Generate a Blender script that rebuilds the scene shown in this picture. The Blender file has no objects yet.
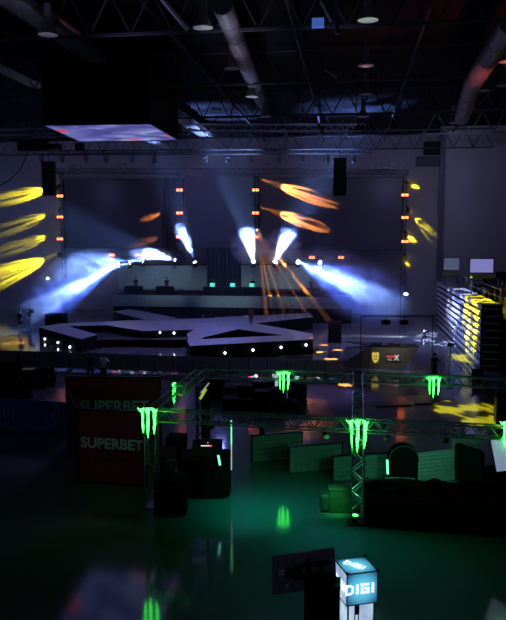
import bpy, bmesh, math, random
from mathutils import Vector, Matrix
random.seed(7)
C = bpy.context.scene.collection
SC = bpy.context.scene
PI = math.pi
# ------------------------------------------------------------------ camera
CAM_Z = 8.5
YAW = math.radians(7.7); PITCH = math.radians(5.79); FPX = 720.0
cd = bpy.data.cameras.new('camera'); cam = bpy.data.objects.new('camera', cd); C.objects.link(cam)
cam.location = (0, 0, CAM_Z); cam.rotation_euler = (PI/2 - PITCH, 0, YAW)
cd.sensor_fit = 'HORIZONTAL'; cd.sensor_width = 36; cd.lens = FPX*36/506; cd.clip_end = 400
SC.camera = cam
R3 = cam.rotation_euler.to_matrix()
def ray(px, py): return R3 @ Vector(((px-253)/FPX, (310-py)/FPX, -1))
def G(px, py, z=0.0):
    d = ray(px, py); t = (z-CAM_Z)/d.z
    return Vector((0, 0, CAM_Z)) + d*t
def W(px, py, Y):
    d = ray(px, py); t = Y/d.y
    return Vector((0, 0, CAM_Z)) + d*t

# ------------------------------------------------------------------ materials
MATS = {}
def mat(name, col, rough=0.6, metal=0.0, var=0.15, scale=6.0, emit=None, estr=0.0, bump=0.0, spec=0.5):
    if name in MATS: return MATS[name]
    m = bpy.data.materials.new(name); m.use_nodes = True; nt = m.node_tree
    b = nt.nodes['Principled BSDF']
    tc = nt.nodes.new('ShaderNodeTexCoord'); nz = nt.nodes.new('ShaderNodeTexNoise')
    nz.inputs['Scale'].default_value = scale; nz.inputs['Detail'].default_value = 3
    nt.links.new(tc.outputs['Object'], nz.inputs['Vector'])
    rp = nt.nodes.new('ShaderNodeValToRGB')
    rp.color_ramp.elements[0].position = .3; rp.color_ramp.elements[1].position = .7
    rp.color_ramp.elements[0].color = tuple(c*(1-var) for c in col)+(1,)
    rp.color_ramp.elements[1].color = tuple(min(1, c*(1+var)) for c in col)+(1,)
    nt.links.new(nz.outputs['Fac'], rp.inputs['Fac']); nt.links.new(rp.outputs['Color'], b.inputs['Base Color'])
    b.inputs['Roughness'].default_value = rough; b.inputs['Metallic'].default_value = metal
    b.inputs['Specular IOR Level'].default_value = spec
    if bump:
        bp = nt.nodes.new('ShaderNodeBump'); bp.inputs['Strength'].default_value = bump
        nt.links.new(nz.outputs['Fac'], bp.inputs['Height']); nt.links.new(bp.outputs['Normal'], b.inputs['Normal'])
    if emit:
        b.inputs['Emission Color'].default_value = emit+(1,); b.inputs['Emission Strength'].default_value = estr
    MATS[name] = m; return m
BLK = mat('black_metal', (.012, .012, .014), .45, .3)
BLKF = mat('black_fabric', (.008, .008, .009), .9, var=.3, scale=12, spec=.1)
BLKP = mat('black_plastic', (.01, .01, .011), .4)
STAGE = mat('stage_skirt', (.009, .009, .011), .85, var=.3, spec=.15)
DECK = mat('stage_deck', (.15, .15, .18), .38, var=.12, scale=1.5)
ALU = mat('aluminium', (.45, .47, .5), .35, .8)
ALUD = mat('dark_aluminium', (.12, .12, .14), .4, .7)
STEEL = mat('roof_steel', (.09, .09, .11), .8, 0, spec=.1)
DUCT = mat('duct_metal', (.28, .27, .3), .45, .5)
LAMPM = mat('lamp_housing', (.4, .4, .42), .5, .3)
WALLM = mat('hall_wall_paint', (.46, .44, .50), .85, var=.07, scale=.25)
CEILM = mat('ceiling_deck', (.022, .022, .03), 1.0, scale=1, spec=0)
SCRN = mat('dark_led_screen', (.055, .048, .06), .42, var=.06, scale=.4)
GREYP = mat('grey_partition', (.34, .36, .36), .6)
RED = mat('red_banner', (.36, .014, .035), .75, var=.3, scale=1.2)
WHITE = mat('white_plastic', (.6, .6, .62), .45)
LETTER = mat('white_lettering', (.85, .66, .98), .6, var=.03)
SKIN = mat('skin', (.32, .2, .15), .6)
YEL = mat('yellow_board', (.7, .62, .06), .5)
def emat(name, col, s): return mat(name, tuple(min(1, c) for c in col), .5, emit=col, estr=s, var=0)
E_GREEN = emat('neon_green', (.10, 1, .28), 3.2)
E_GCORE = emat('neon_green_core', (.05, 1, .085), 7)
E_ORANGE = emat('strobe_orange', (1, .16, .05), 6)
E_WHITE = emat('white_lamp', (.75, .82, 1), 12)
E_BEAM = emat('blue_white_lens', (.55, .7, 1), 40)
E_YEL = emat('yellow_lens', (1, .8, .08), 8)
E_OLENS = emat('orange_lens', (1, .42, .12), 8)
E_CYAN = emat('cyan_laptop', (.1, .9, .75), .9)
E_REDL = emat('red_lamp', (1, .05, .12), 3)

# ------------------------------------------------------------------ mesh builder
class MB:
    def __init__(s): s.bm = bmesh.new()
    def box(s, c, size, rz=0, M=None, bev=0):
        mt = Matrix.Translation(Vector(c)) @ Matrix.Rotation(rz, 4, 'Z') @ Matrix.Diagonal((size[0], size[1], size[2], 1))
        if M is not None: mt = M @ mt
        r = bmesh.ops.create_cube(s.bm, size=1, matrix=mt)
        if bev:
            es = set(e for v in r['verts'] for e in v.link_edges)
            bmesh.ops.bevel(s.bm, geom=list(es), offset=bev, segments=2, affect='EDGES', profile=.5)
        return s
    def tube(s, a, b, r1, r2=None, n=8, cap=True):
        a = Vector(a); b = Vector(b); d = b-a
        if d.length < 1e-6: return s
        q = d.to_track_quat('Z', 'Y').to_matrix().to_4x4()
        mt = Matrix.Translation((a+b)/2) @ q
        bmesh.ops.create_cone(s.bm, cap_ends=cap, segments=n, radius1=r1, radius2=r1 if r2 is None else r2, depth=d.length, matrix=mt)
        return s
    def sphere(s, c, r, sc=(1, 1, 1), n=10):
        bmesh.ops.create_uvsphere(s.bm, u_segments=n, v_segments=max(5, n//2+1), radius=r, matrix=Matrix.Translation(Vector(c)) @ Matrix.Diagonal((*sc, 1)))
        return s
    def lathe(s, c, prof, n=16, M=None):
        M = Matrix.Translation(Vector(c)) if M is None else M
        rings = []
        for (r, z) in prof:
            rings.append([s.bm.verts.new(M @ Vector((r*math.cos(2*PI*i/n), r*math.sin(2*PI*i/n), z))) for i in range(n)])
        for a, b in zip(rings, rings[1:]):
            for i in range(n): s.bm.faces.new((a[i], a[(i+1) % n], b[(i+1) % n], b[i]))
        return s
    def prism(s, pts, z0, z1):
        lo = [s.bm.verts.new((p[0], p[1], z0)) for p in pts]; hi = [s.bm.verts.new((p[0], p[1], z1)) for p in pts]
        n = len(pts); s.bm.faces.new(hi); s.bm.faces.new(lo[::-1])
        for i in range(n): s.bm.faces.new((lo[i], lo[(i+1) % n], hi[(i+1) % n], hi[i]))
        bmesh.ops.recalc_face_normals(s.bm, faces=s.bm.faces[:])
        return s
    def plate(s, pts, th, M):
        """outline in local XZ, thickness along local Y, then matrix M"""
        f = [s.bm.verts.new(M @ Vector((p[0], -th/2, p[1]))) for p in pts]
        k = [s.bm.verts.new(M @ Vector((p[0], th/2, p[1]))) for p in pts]
        n = len(pts); s.bm.faces.new(f); s.bm.faces.new(k[::-1])
        for i in range(n): s.bm.faces.new((f[i], f[(i+1) % n], k[(i+1) % n], k[i]))
        bmesh.ops.recalc_face_normals(s.bm, faces=s.bm.faces[:])
        return s
    def build(s, name, m, parent=None, smooth=False):
        me = bpy.data.meshes.new(name); s.bm.to_mesh(me); s.bm.free()
        me.materials.append(m)
        if smooth:
            for p in me.polygons: p.use_smooth = True
        o = bpy.data.objects.new(name, me); C.objects.link(o)
        if parent is not None: o.parent = parent
        return o
def tag(o, label=None, cat=None, group=None, kind=None):
    if label: o['label'] = label
    if cat: o['category'] = cat
    if group: o['group'] = group
    if kind: o['kind'] = kind
    return o
def thing(name, label, cat, loc=(0, 0, 0), rz=0, group=None):
    o = bpy.data.objects.new(name, None); C.objects.link(o); o.empty_display_size = .2
    o.location = loc; o.rotation_euler = (0, 0, rz)
    return tag(o, label, cat, group)
def copy_tree(o, parent=None):
    c = o.copy(); C.objects.link(c)
    if parent is not None: c.parent = parent
    for ch in list(o.children): copy_tree(ch, c)
    return c
def struct(name, mb, m, parent=None):
    o = mb.build(name, m, parent)
    if parent is None: o['kind'] = 'structure'
    return o
def facing(o, rx, rz): o.rotation_euler = (rx, 0, rz)
ORD = ['first', 'second', 'third', 'fourth', 'fifth', 'sixth', 'seventh', 'eighth', 'ninth', 'tenth', 'eleventh', 'twelfth', 'thirteenth', 'fourteenth', 'fifteenth', 'sixteenth']

def text_mesh(txt, size, depth, name, m, parent, loc, rot, sx=1.0, bold=0.0):
    cu = bpy.data.curves.new('t', 'FONT'); cu.body = txt; cu.size = size; cu.extrude = depth; cu.offset = bold
    cu.align_x = 'CENTER'; cu.align_y = 'CENTER'
    t = bpy.data.objects.new('t', cu); C.objects.link(t)
    dg = bpy.context.evaluated_depsgraph_get(); dg.update()
    me = bpy.data.meshes.new_from_object(t.evaluated_get(dg))
    bpy.data.objects.remove(t); me.materials.clear(); me.materials.append(m)
    o = bpy.data.objects.new(name, me); C.objects.link(o); o.parent = parent
    o.location = loc; o.rotation_euler = rot; o.scale = (sx, 1, 1)
    return o

# ------------------------------------------------------------------ setting
def floor_mat():
    m = bpy.data.materials.new('polished_floor'); m.use_nodes = True; nt = m.node_tree; b = nt.nodes['Principled BSDF']
    tc = nt.nodes.new('ShaderNodeTexCoord'); nz = nt.nodes.new('ShaderNodeTexNoise'); nz.inputs['Scale'].default_value = .35; nz.inputs['Detail'].default_value = 5
    nt.links.new(tc.outputs['Object'], nz.inputs['Vector'])
    rp = nt.nodes.new('ShaderNodeValToRGB'); rp.color_ramp.elements[0].color = (.13, .145, .15, 1); rp.color_ramp.elements[1].color = (.19, .20, .205, 1)
    nt.links.new(nz.outputs['Fac'], rp.inputs['Fac']); nt.links.new(rp.outputs['Color'], b.inputs['Base Color'])
    mr = nt.nodes.new('ShaderNodeMapRange'); mr.inputs['To Min'].default_value = .05; mr.inputs['To Max'].default_value = .12
    nt.links.new(nz.outputs['Fac'], mr.inputs['Value']); nt.links.new(mr.outputs['Result'], b.inputs['Roughness'])
    n2 = nt.nodes.new('ShaderNodeTexNoise'); n2.inputs['Scale'].default_value = 2.2
    nt.links.new(tc.outputs['Object'], n2.inputs['Vector'])
    bp = nt.nodes.new('ShaderNodeBump'); bp.inputs['Strength'].default_value = .012; bp.inputs['Distance'].default_value = .05
    nt.links.new(n2.outputs['Fac'], bp.inputs['Height']); nt.links.new(bp.outputs['Normal'], b.inputs['Normal'])
    b.inputs['Specular IOR Level'].default_value = .6
    return m
CZ = 19.6
struct('floor', MB().box((-6, 40, -.1), (80, 100, .2)), floor_mat())
struct('ceiling', MB().box((-6, 40, CZ+.1), (80, 100, .2)), CEILM)
YB = 81.0
xr = W(441, 200, YB).x
struct('wall_back', MB().box(((-46+xr)/2, YB+.15, CZ/2), (xr+46, .3, CZ)), WALLM)
YR = 76.0
x1 = W(444, 200, YR).x
struct('wall_back_right', MB().box(((x1+34)/2, YR+.15, CZ/2), (34-x1, .3, CZ)), WALLM)
struct('wall_corner', MB().box((x1+.15, (YR+YB)/2+.15, CZ/2), (.3, YB-YR, CZ)), WALLM)
struct('trim_1', MB().box((x1-.25, YR+.0, CZ/2), (.5, .5, CZ)), mat('wall_pier', (.14, .13, .17), .8))
struct('wall_right', MB().box((34.15, 40, CZ/2), (.3, 100, CZ)), WALLM)
struct('wall_left', MB().box((-46.15, 40, CZ/2), (.3, 100, CZ)), WALLM)

# ------------------------------------------------------------------ trusses
def truss(name, label, cat, A, B, w=.3, bay=.45, m=None, ch=.025, group=None, h=None):
    m = m or ALU; A = Vector(A); B = Vector(B); h = h or w
    L = (B-A).length; root = thing(name, label, cat, A, 0, group)
    q = (B-A).to_track_quat('X', 'Z').to_matrix()
    def P(x, y, z): return q @ Vector((x, y, z))
    for sy in (-1, 1):
        for sz in (-1, 1):
            MB().tube(P(0, sy*w/2, sz*h/2), P(L, sy*w/2, sz*h/2), ch, n=6).build('chord', m, root)
    lc = MB(); n = max(1, round(L/bay)); st = L/n
    for i in range(n):
        x0, xm, x2 = i*st, (i+.5)*st, (i+1)*st
        for sy in (-1, 1):
            lc.tube(P(x0, sy*w/2, -h/2), P(xm, sy*w/2, h/2), ch*.55, n=5, cap=False).tube(P(xm, sy*w/2, h/2), P(x2, sy*w/2, -h/2), ch*.55, n=5, cap=False)
            lc.tube(P(x0, -w/2, sy*h/2), P(xm, w/2, sy*h/2), ch*.55, n=5, cap=False).tube(P(xm, w/2, sy*h/2), P(x2, -w/2, sy*h/2), ch*.55, n=5, cap=False)
    for x in (0, L):
        for sy in (-1, 1):
            lc.tube(P(x, sy*w/2, -h/2), P(x, sy*w/2, h/2), ch*.8, n=5); lc.tube(P(x, -w/2, sy*h/2), P(x, w/2, sy*h/2), ch*.8, n=5)
    lc.build('lacing', m, root)
    return root
# booth rig -------------------------------------------------------
TZ = 2.97
FL = G(151, 414.5, TZ); FM = G(358, 425.5, TZ); FR = G(560, 435, TZ)
BL = G(201, 373, TZ); BM = G(358, 377.5, TZ); BR = G(540, 384.5, TZ)
hx = (FM-FL).normalized()
ofs = lambda a, b, d: (b-a).normalized()*d
truss('truss_beam', 'front horizontal aluminium truss between the left and middle green lit posts', 'truss', FL+ofs(FL, FM, .24), FM-ofs(FL, FM, .24), .34, .55)
truss('truss_beam', 'front horizontal truss running right from the middle green post out of frame', 'truss', FM+ofs(FM, FR, .2), FR, .34, .55, ALU)
truss('truss_beam', 'left side truss running back from the left post with the end-on claw sign', 'truss', FL+ofs(FL, BL, .2), BL-ofs(FL, BL, .2), .34, .55, ALU)
truss('truss_beam', 'middle cross truss seen end on above the middle post', 'truss', FM+ofs(FM, BM, .2), BM-ofs(FM, BM, .2), .34, .55)
truss('truss_beam', 'rear horizontal truss carrying the claw sign over the black flight cases', 'truss', BL+ofs(BL, BM, .2), BM-ofs(BL, BM, .2), .34, .55, ALU)
truss('truss_beam', 'rear horizontal truss at right carrying the claw sign before the desk', 'truss', BM+ofs(BM, BR, .2), BR, .34, .55, ALU)
def post(p, label, m=ALU):
    t = truss('truss_post', label, 'truss', Vector((p.x, p.y, .02)), Vector((p.x, p.y, TZ+.17)), .34, .62, m)
    MB().box((0, 0, 0), (.6, .6, .04)).build('base_plate', BLK, t)
    return t
post(FL, 'front left vertical truss post beside the red banner', ALU)
post(FM, 'front middle vertical truss post lit bright green', ALU)
post(BL, 'rear left vertical truss post behind the dark equipment', BLK)
post(BM, 'rear middle vertical truss post under the cross truss end', BLK)
# green uplights at posts
def uplight(p, label, e):
    t = thing('uplight', label, 'lamp', (p.x, p.y, .06))
    MB().tube((0, 0, 0), (0, 0, .18), .09, .11, n=12).build('housing', BLK, t)
    MB().tube((0, 0, .18), (0, 0, .195), .09, n=12).build('lens', E_GCORE, t)
def spot(frm, to, ang, power, col, blend=.3, size=.1, gobo=None, name='beam_light'):
    l = bpy.data.lights.new(name, 'SPOT'); o = bpy.data.objects.new(name, l); C.objects.link(o)
    frm = Vector(frm); to = Vector(to); o.location = frm
    o.rotation_euler = (to-frm).to_track_quat('-Z', 'Y').to_euler()
    l.spot_size = math.radians(ang); l.spot_blend = blend; l.energy = power; l.color = col; l.shadow_soft_size = size
    if gobo:
        sc, th, seed = gobo[:3]; ax, ay = gobo[3:] if len(gobo) > 3 else (1, 1)
        l.use_nodes = True; nt = l.node_tree; em = nt.nodes['Emission']
        tc = nt.nodes.new('ShaderNodeTexCoord'); mp = nt.nodes.new('ShaderNodeMapping')
        mp.inputs['Scale'].default_value = (sc*ax, sc*ay, sc); mp.inputs['Location'].default_value = (seed*3.1, seed*1.7, seed)
        streak = len(gobo) > 3
        vo = nt.nodes.new('ShaderNodeTexNoise' if streak else 'ShaderNodeTexVoronoi'); vo.inputs['Scale'].default_value = 1
        if streak: vo.inputs['Detail'].default_value = 1
        mr = nt.nodes.new('ShaderNodeMapRange'); mr.inputs['From Min'].default_value = th; mr.inputs['From Max'].default_value = th+(.05 if len(gobo) > 3 else .12)
        mr.inputs['To Min'].default_value = 1; mr.inputs['To Max'].default_value = 0.03
        nt.links.new(tc.outputs['Normal'], mp.inputs['Vector']); nt.links.new(mp.outputs['Vector'], vo.inputs['Vector'])
        nt.links.new(vo.outputs['Fac' if streak else 'Distance'], mr.inputs['Value']); nt.links.new(mr.outputs['Result'], em.inputs['Strength'])
    return o
def point(p, power, col, r=.2):
    l = bpy.data.lights.new('lamp_light', 'POINT'); o = bpy.data.objects.new('lamp_light', l); C.objects.link(o)
    o.location = p; l.energy = power; l.color = col; l.shadow_soft_size = r; return o
def area(p, to, power, col, sx, sy):
    l = bpy.data.lights.new('wash_light', 'AREA'); o = bpy.data.objects.new('wash_light', l); C.objects.link(o)
    o.location = p; o.rotation_euler = (Vector(to)-Vector(p)).to_track_quat('-Z', 'Y').to_euler()
    l.energy = power; l.color = col; l.shape = 'RECTANGLE'; l.size = sx; l.size_y = sy; return o
up = FM+Vector((-.05, -.05, 0)); uplight(up, 'small round uplight glowing at the foot of the middle truss post', 1)
spot((up.x, up.y, .26), (up.x, up.y, 3), 50, 220, (.12, 1, .3), size=.05)
# ------------------------------------------------------------------ claw signs
CL = [  # three ragged claw strokes in unit box x -0.5..0.5, z 0..-1
 [(-.50, .02), (-.42, -.03), (-.30, .0), (-.17, .03), (-.20, -.08), (-.17, -.25), (-.20, -.42), (-.17, -.62), (-.20, -.84), (-.26, -.70), (-.30, -.52), (-.27, -.35), (-.32, -.12), (-.42, -.10)],
 [(-.14, -.02), (-.05, .03), (.07, .02), (.17, .04), (.12, -.10), (.09, -.30), (.12, -.50), (.07, -.72), (.02, -1.0), (-.05, -.80), (-.08, -.55), (-.03, -.38), (-.07, -.15), (-.13, -.10)],
 [(.20, .04), (.32, .02), (.42, -.04), (.50, .02), (.46, -.14), (.42, -.34), (.44, -.52), (.37, -.70), (.31, -.86), (.27, -.66), (.30, -.45), (.27, -.25), (.29, -.12), (.22, -.07)]]
def claw(center, w, h, rz, label, glow=True):
    t = thing('claw_sign', label, 'neon sign', center, rz)
    for st in CL:
        mx_ = sum(x for x, z in st)/len(st); st = [(mx_+(x-mx_)*(.72 if z < -.05 else 1), z) for x, z in st]
        MB().plate([(x*w, z*h+h*.45) for x, z in st], .05, Matrix.Identity(4)).build('stroke', E_GREEN if not glow else E_GCORE, t)
    MB().box((0, .06, h*.42), (w*.9, .03, .03)).box((0, .12, h*.42), (.03, .14, .03)).build('bracket', BLK, t)
    return t
fr = math.atan2(hx.y, hx.x)
front = Vector((math.sin(fr), -math.cos(fr), 0))*.28
def at_line(A, B, px):
    best = None
    for i in range(401):
        p = A.lerp(B, i/400); d = R3.inverted() @ (p-Vector((0, 0, CAM_Z))); x = 253+FPX*d.x/-d.z
        if best is None or abs(x-px) < best[0]: best = (abs(x-px), p)
    return best[1]
signs = [(G(148.5, 421, 3.0)+Vector((0, -.1, 0)), .62, .88, 'green claw shaped neon sign on the left truss post beside the red banner'),
         (FM+front+Vector((0, 0, -.22)), .66, .95, 'green claw shaped neon sign on the middle truss post'),
         (at_line(BL, BM, 284.5)+front+Vector((0, 0, -.2)), .56, .82, 'green claw shaped neon sign over the black flight cases'),
         (at_line(BM, BR, 433)+front+Vector((0, 0, -.2)), .56, .82, 'green claw shaped neon sign on the rear truss below the desk'),
         (at_line(FM, FR, 508)+front+Vector((0, 0, .0)), .56, .82, 'green claw shaped neon sign cut by the right edge of the picture')]
for p, w, h, lb in signs:
    claw(p, w, h, fr, lb)
sd = math.atan2((BL-FL).y, (BL-FL).x)
ps = at_line(FL, BL, 181)+Vector((-.26, 0, -.12))
claw(ps, .32, .74, sd+PI, 'green claw shaped neon sign seen edge on under the left side truss', True)
# LED cans added on the truss for green floor glow and to light the banner
def added_par_can(p, to, label, e, col, ang=70):
    t = thing('par_lamp', label, 'lamp', p)
    d = (Vector(to)-Vector(p)).normalized()
    MB().tube(d*-.1, d*.14, .07, .09, n=12).build('housing', BLK, t)
    MB().tube((0, 0, 0), (0, 0, .12), .015, n=6).build('clamp', BLK, t)
    spot(Vector(p)+d*.16, to, ang, e, col, blend=1, size=.3)
m1 = FL.lerp(FM, .55)-Vector((0, 0, .3))
added_par_can(m1, G(265, 510, 0), 'added black par lamp under the front truss washing the floor green', 150, (.0, 1, .62), 120)
m2 = FL.lerp(FM, .85)-Vector((0, 0, .3))
added_par_can(m2, G(370, 590, 0), 'added black par lamp under the front truss near the middle post', 110, (.0, .85, .65), 120)
m3 = FM.lerp(FR, .15)-Vector((0, 0, .3))
added_par_can(m3, G(330, 470, 0), 'added black par lamp under the front truss right of the middle post', 60, (.05, 1, .4), 90)
m5 = FL.lerp(FM, .3)-Vector((0, 0, .3))
added_par_can(m5, G(105, 478, 1.3), 'added black par lamp under the front truss aimed at the red banner', 26, (.8, .75, 1), 42)
m4 = FM.lerp(FR, .45)-Vector((0, 0, .3))
added_par_can(m4, G(430, 465, 0), 'added black par lamp under the front truss over the ribbed panels', 110, (.15, 1, .55), 80)

# neon tubes
def tube_light(px, y0, y1, d_y, r, label):
    a = W(px, y0, d_y); b = W(px, y1, d_y); L = (a-b).length
    t = thing('light_tube', label, 'lamp', b)
    MB().tube((0, 0, L*.5), (0, 0, L), r, n=8).build('upper_tube', emat('green_tube', (.2, 1, .45), 1.6), t)
    MB().tube((0, 0, 0), (0, 0, L*.5), r, n=8).build('lower_tube', emat('pale_tube', (.55, .75, .6), .55), t)
    MB().tube((0, 0, L), (0, 0, L+.06), r*1.5, n=8).tube((0, 0, -.05), (0, 0, 0), r*1.5, n=8).build('end_cap', BLK, t)
tube_light(231.5, 420, 470, 22.7, .02, 'long vertical green and white light tube left of the grey partitions')
def small_tube(px, y0, y1, Y, tilt, label):
    a = W(px-tilt, y0, Y); b = W(px+tilt, y1, Y)
    MBo = MB().tube((0, 0, 0), a-b, .035, n=8); o = MBo.build('light_tube', emat('mint_tube', (.2, 1, .6), 1.6)); o.location = b
    tag(o, label, 'lamp')
small_tube(219, 454, 465, 21.9, 1, 'short slanted green light tube on the dark racing rig')
small_tube(387.5, 460, 474, 22.4, .3, 'short vertical green light tube beside the black arch')

# ------------------------------------------------------------------ roof
ri = 0
names = ['nearest', 'second nearest', 'third nearest', 'fourth nearest', 'farthest']
for k, Yt in enumerate((32.0, 43.0, 54.5, 65.5, 76.0)):
    z0 = 17.45; z1 = 19.3; xa, xb = -44, 32
    if k >= 2: xa, xb = -44, 14
    t = thing('roof_truss', '%s of the dark steel roof trusses spanning the hall' % names[k], 'roof truss', (0, Yt, z0))
    MB().box(((xa+xb)/2, 0, 0), (xb-xa, .14, .13)).build('bottom_chord', STEEL, t)
    MB().box(((xa+xb)/2, 0, z1-z0), (xb-xa, .16, .16)).build('top_chord', STEEL, t)
    wb = MB(); n = int((xb-xa)/1.9); st = (xb-xa)/n
    for i in range(n):
        a = xa+i*st
        wb.tube((a, 0, 0), (a+st/2, 0, z1-z0), .045, n=5).tube((a+st/2, 0, z1-z0), (a+st, 0, 0), .045, n=5)
    wb.build('web', STEEL, t)
for k, px in enumerate((-16, -9.5, -3, 3.5, 10)):
    o = MB().box((0, 0, 0), (.12, 78, .2)).build('roof_purlin', STEEL); o.location = (px, 42, 19.1)
    tag(o, '%s from the left of the steel purlins running away under the roof' % ORD[k], 'roof beam')
# angled braces
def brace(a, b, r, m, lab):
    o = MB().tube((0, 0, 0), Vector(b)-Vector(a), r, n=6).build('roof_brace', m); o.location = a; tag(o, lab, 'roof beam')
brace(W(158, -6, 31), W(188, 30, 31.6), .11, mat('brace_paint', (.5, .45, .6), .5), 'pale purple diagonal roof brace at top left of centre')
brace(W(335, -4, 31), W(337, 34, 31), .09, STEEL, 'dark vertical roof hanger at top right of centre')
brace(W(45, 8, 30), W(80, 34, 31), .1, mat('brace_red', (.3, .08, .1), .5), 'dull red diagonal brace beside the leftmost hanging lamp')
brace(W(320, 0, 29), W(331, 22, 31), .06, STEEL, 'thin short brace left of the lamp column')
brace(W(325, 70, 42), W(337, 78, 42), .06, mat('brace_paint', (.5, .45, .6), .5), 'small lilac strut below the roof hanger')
for k, (a, b) in enumerate((((-14, 20), (-14, 80)), ((-20, 22), (-20, 80)))):
    o = MB().box((0, 0, 0), (1.1, 58, .5), bev=.08).build('roof_beam', DUCT); o.location = (a[0], 51, 18.3)
    tag(o, ['square air duct running behind the hanging box', 'square air duct at far left under the roof'][k], 'air duct')
# ducts
def duct(pts, r, label, m=DUCT):
    t = thing('air_duct', label, 'air duct', pts[0])
    p0 = Vector(pts[0])
    for a, b in zip(pts, pts[1:]):
        MB().tube(Vector(a)-p0, Vector(b)-p0, r, n=18).build('duct_section', m, t, smooth=False)
    for a, b in zip(pts, pts[1:]):
        a, b = Vector(a), Vector(b); n = int((b-a).length/3)
        for i in range(1, n+1):
            c = a.lerp(b, i/(n+1))-p0; d = (b-a).normalized()*.06
            MB().tube(c-d, c+d, r*1.06, n=18).build('duct_collar', m, t)
duct([W(222, 4, 29), W(244, 60, 38), W(262, 103, 54)], .42, 'round silver air duct running away over the centre of the hall')
duct([W(512, 22, 30), W(472, 84, 41), W(462, 118, 52)], .48, 'round air duct lit red at upper right')
o = MB().box((0, 0, 0), (.5, .3, .35)).build('junction_box', mat('blue_label', (.05, .1, .5), .5, emit=(.12, .25, 1), estr=.35)); o.location = W(318, 23, 31.4)
tag(o, 'small glowing blue box fixed to the nearest roof truss', 'box')
# high bay lamps
def highbay(p, r, label, tall=1.2):
    t = thing('highbay_lamp', label, 'hanging lamp', p)
    MB().lathe((0, 0, 0), [(r, 0), (r*.97, .06), (r*.72, .22), (r*.5, .38), (r*.45, .5), (0.001, .5)], 20).build('reflector', LAMPM, t, True)
    MB().lathe((0, 0, 0), [(r*.98, .02), (r*.6, .07), (.001, .1)], 20).build('lens', mat('frosted_lens', (.75, .76, .72), .3), t)
    MB().tube((0, 0, .5), (0, 0, .5+tall*.55), r*.42, r*.36, n=14).build('ballast_housing', LAMPM, t)
    L = CZ-.03-p[2]-.5-tall*.55
    if L > 0: MB().tube((0, 0, .5+tall*.55), (0, 0, .5+tall*.55+L), .025, n=5).build('rod', STEEL, t)
LZ = 17.0
lamps = [(48, 35, 'leftmost, beside a red brace'), (203, 28, 'second column, nearest the camera'), (232, 69, 'second column, below the first truss'), (252, 97, 'second column, under the round duct'), (265, 117, 'second column, farthest'),
         (368, 20.5, 'third column, nearest and palest'), (366, 66, 'third column, second from the camera, rim lit red'), (366, 94.5, 'third column, third from the camera, lit pink'), (363, 117, 'third column, farthest away'),
         (507, 62, 'cut by the right picture edge, lit orange'), (482, 91, 'right column, right of the red duct'), (464, 113, 'right column, at the far end of the red duct'), (454, 123, 'right column, farthest and dimmest'), (504, 86, 'lower one at the right picture edge')]
for x, y, w in lamps:
    p = G(x, y, LZ); highbay(p, .42, 'bell shaped hanging hall lamp: '+w, 1.4)

# hanging LED box --------------------------------------------------
BZ = 14.75
q = [G(43, 125, BZ), G(150, 123.5, BZ), G(178, 140, BZ), G(80, 141.5, BZ)]
bt = G(150, 123.5, BZ)
hgt = 3.9
bx = thing('hanging_screen_box', 'big black hanging screen cube with a glowing blue and red underside', 'screen', q[0])
rel = [v-q[0] for v in q]
MB().prism([(v.x, v.y) for v in rel], .03, hgt).build('shell', BLKF, bx)
def led_mat():
    m = bpy.data.materials.new('led_underside'); m.use_nodes = True; nt = m.node_tree; b = nt.nodes['Principled BSDF']
    b.inputs['Base Color'].default_value = (.02, .02, .03, 1)
    tc = nt.nodes.new('ShaderNodeTexCoord'); nz = nt.nodes.new('ShaderNodeTexNoise'); nz.inputs['Scale'].default_value = .45; nz.inputs['Detail'].default_value = 4; nz.inputs['Distortion'].default_value = .6
    nt.links.new(tc.outputs['Object'], nz.inputs['Vector'])
    r = nt.nodes.new('ShaderNodeValToRGB'); e = r.color_ramp.elements
    e[0].position = .25; e[0].color = (.03, .04, .16, 1); e[1].position = .75; e[1].color = (.55, .7, 1, 1)
    a = e.new(.42); a.color = (.09, .08, .35, 1); a = e.new(.56); a.color = (.2, .22, .6, 1)
    nt.links.new(nz.outputs['Fac'], r.inputs['Fac'])
    n2 = nt.nodes.new('ShaderNodeTexNoise'); n2.inputs['Scale'].default_value = .42; n2.inputs['Detail'].default_value = 1
    mp = nt.nodes.new('ShaderNodeMapping'); mp.inputs['Location'].default_value = (5.2, 1.3, 0)
    nt.links.new(tc.outputs['Object'], mp.inputs['Vector']); nt.links.new(mp.outputs['Vector'], n2.inputs['Vector'])
    r2 = nt.nodes.new('ShaderNodeValToRGB'); r2.color_ramp.elements[0].position = .61; r2.color_ramp.elements[1].position = .68
    nt.links.new(n2.outputs['Fac'], r2.inputs['Fac'])
    mx = nt.nodes.new('ShaderNodeMix'); mx.data_type = 'RGBA'; mx.inputs[7].default_value = (.75, .05, .1, 1)
    nt.links.new(r2.outputs['Color'], mx.inputs[0]); nt.links.new(r.outputs['Color'], mx.inputs[6])
    nt.links.new(mx.outputs[2], b.inputs['Emission Color']); b.inputs['Emission Strength'].default_value = .8
    return m
ctr = (rel[0]+rel[1]+rel[2]+rel[3])/4
MB().prism([((v.x-ctr.x)*.985+ctr.x, (v.y-ctr.y)*.985+ctr.y) for v in rel], 0, .03).build('screen_face', led_mat(), bx)
fm = MB()
for a, b in zip(rel, rel[1:]+rel[:1]): fm.tube(a, b, .05, n=6)
for a in rel: fm.tube(a, a+Vector((0, 0, hgt)), .05, n=6)
fm.build('frame', ALUD, bx)
cb = MB()
for a in rel: cb.tube(ctr+(a-ctr)*.8+Vector((0, 0, hgt)), ctr+(a-ctr)*.8+Vector((0, 0, CZ-BZ)), .02, n=5)
cb.build('hanging_cable', BLK, bx)
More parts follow.
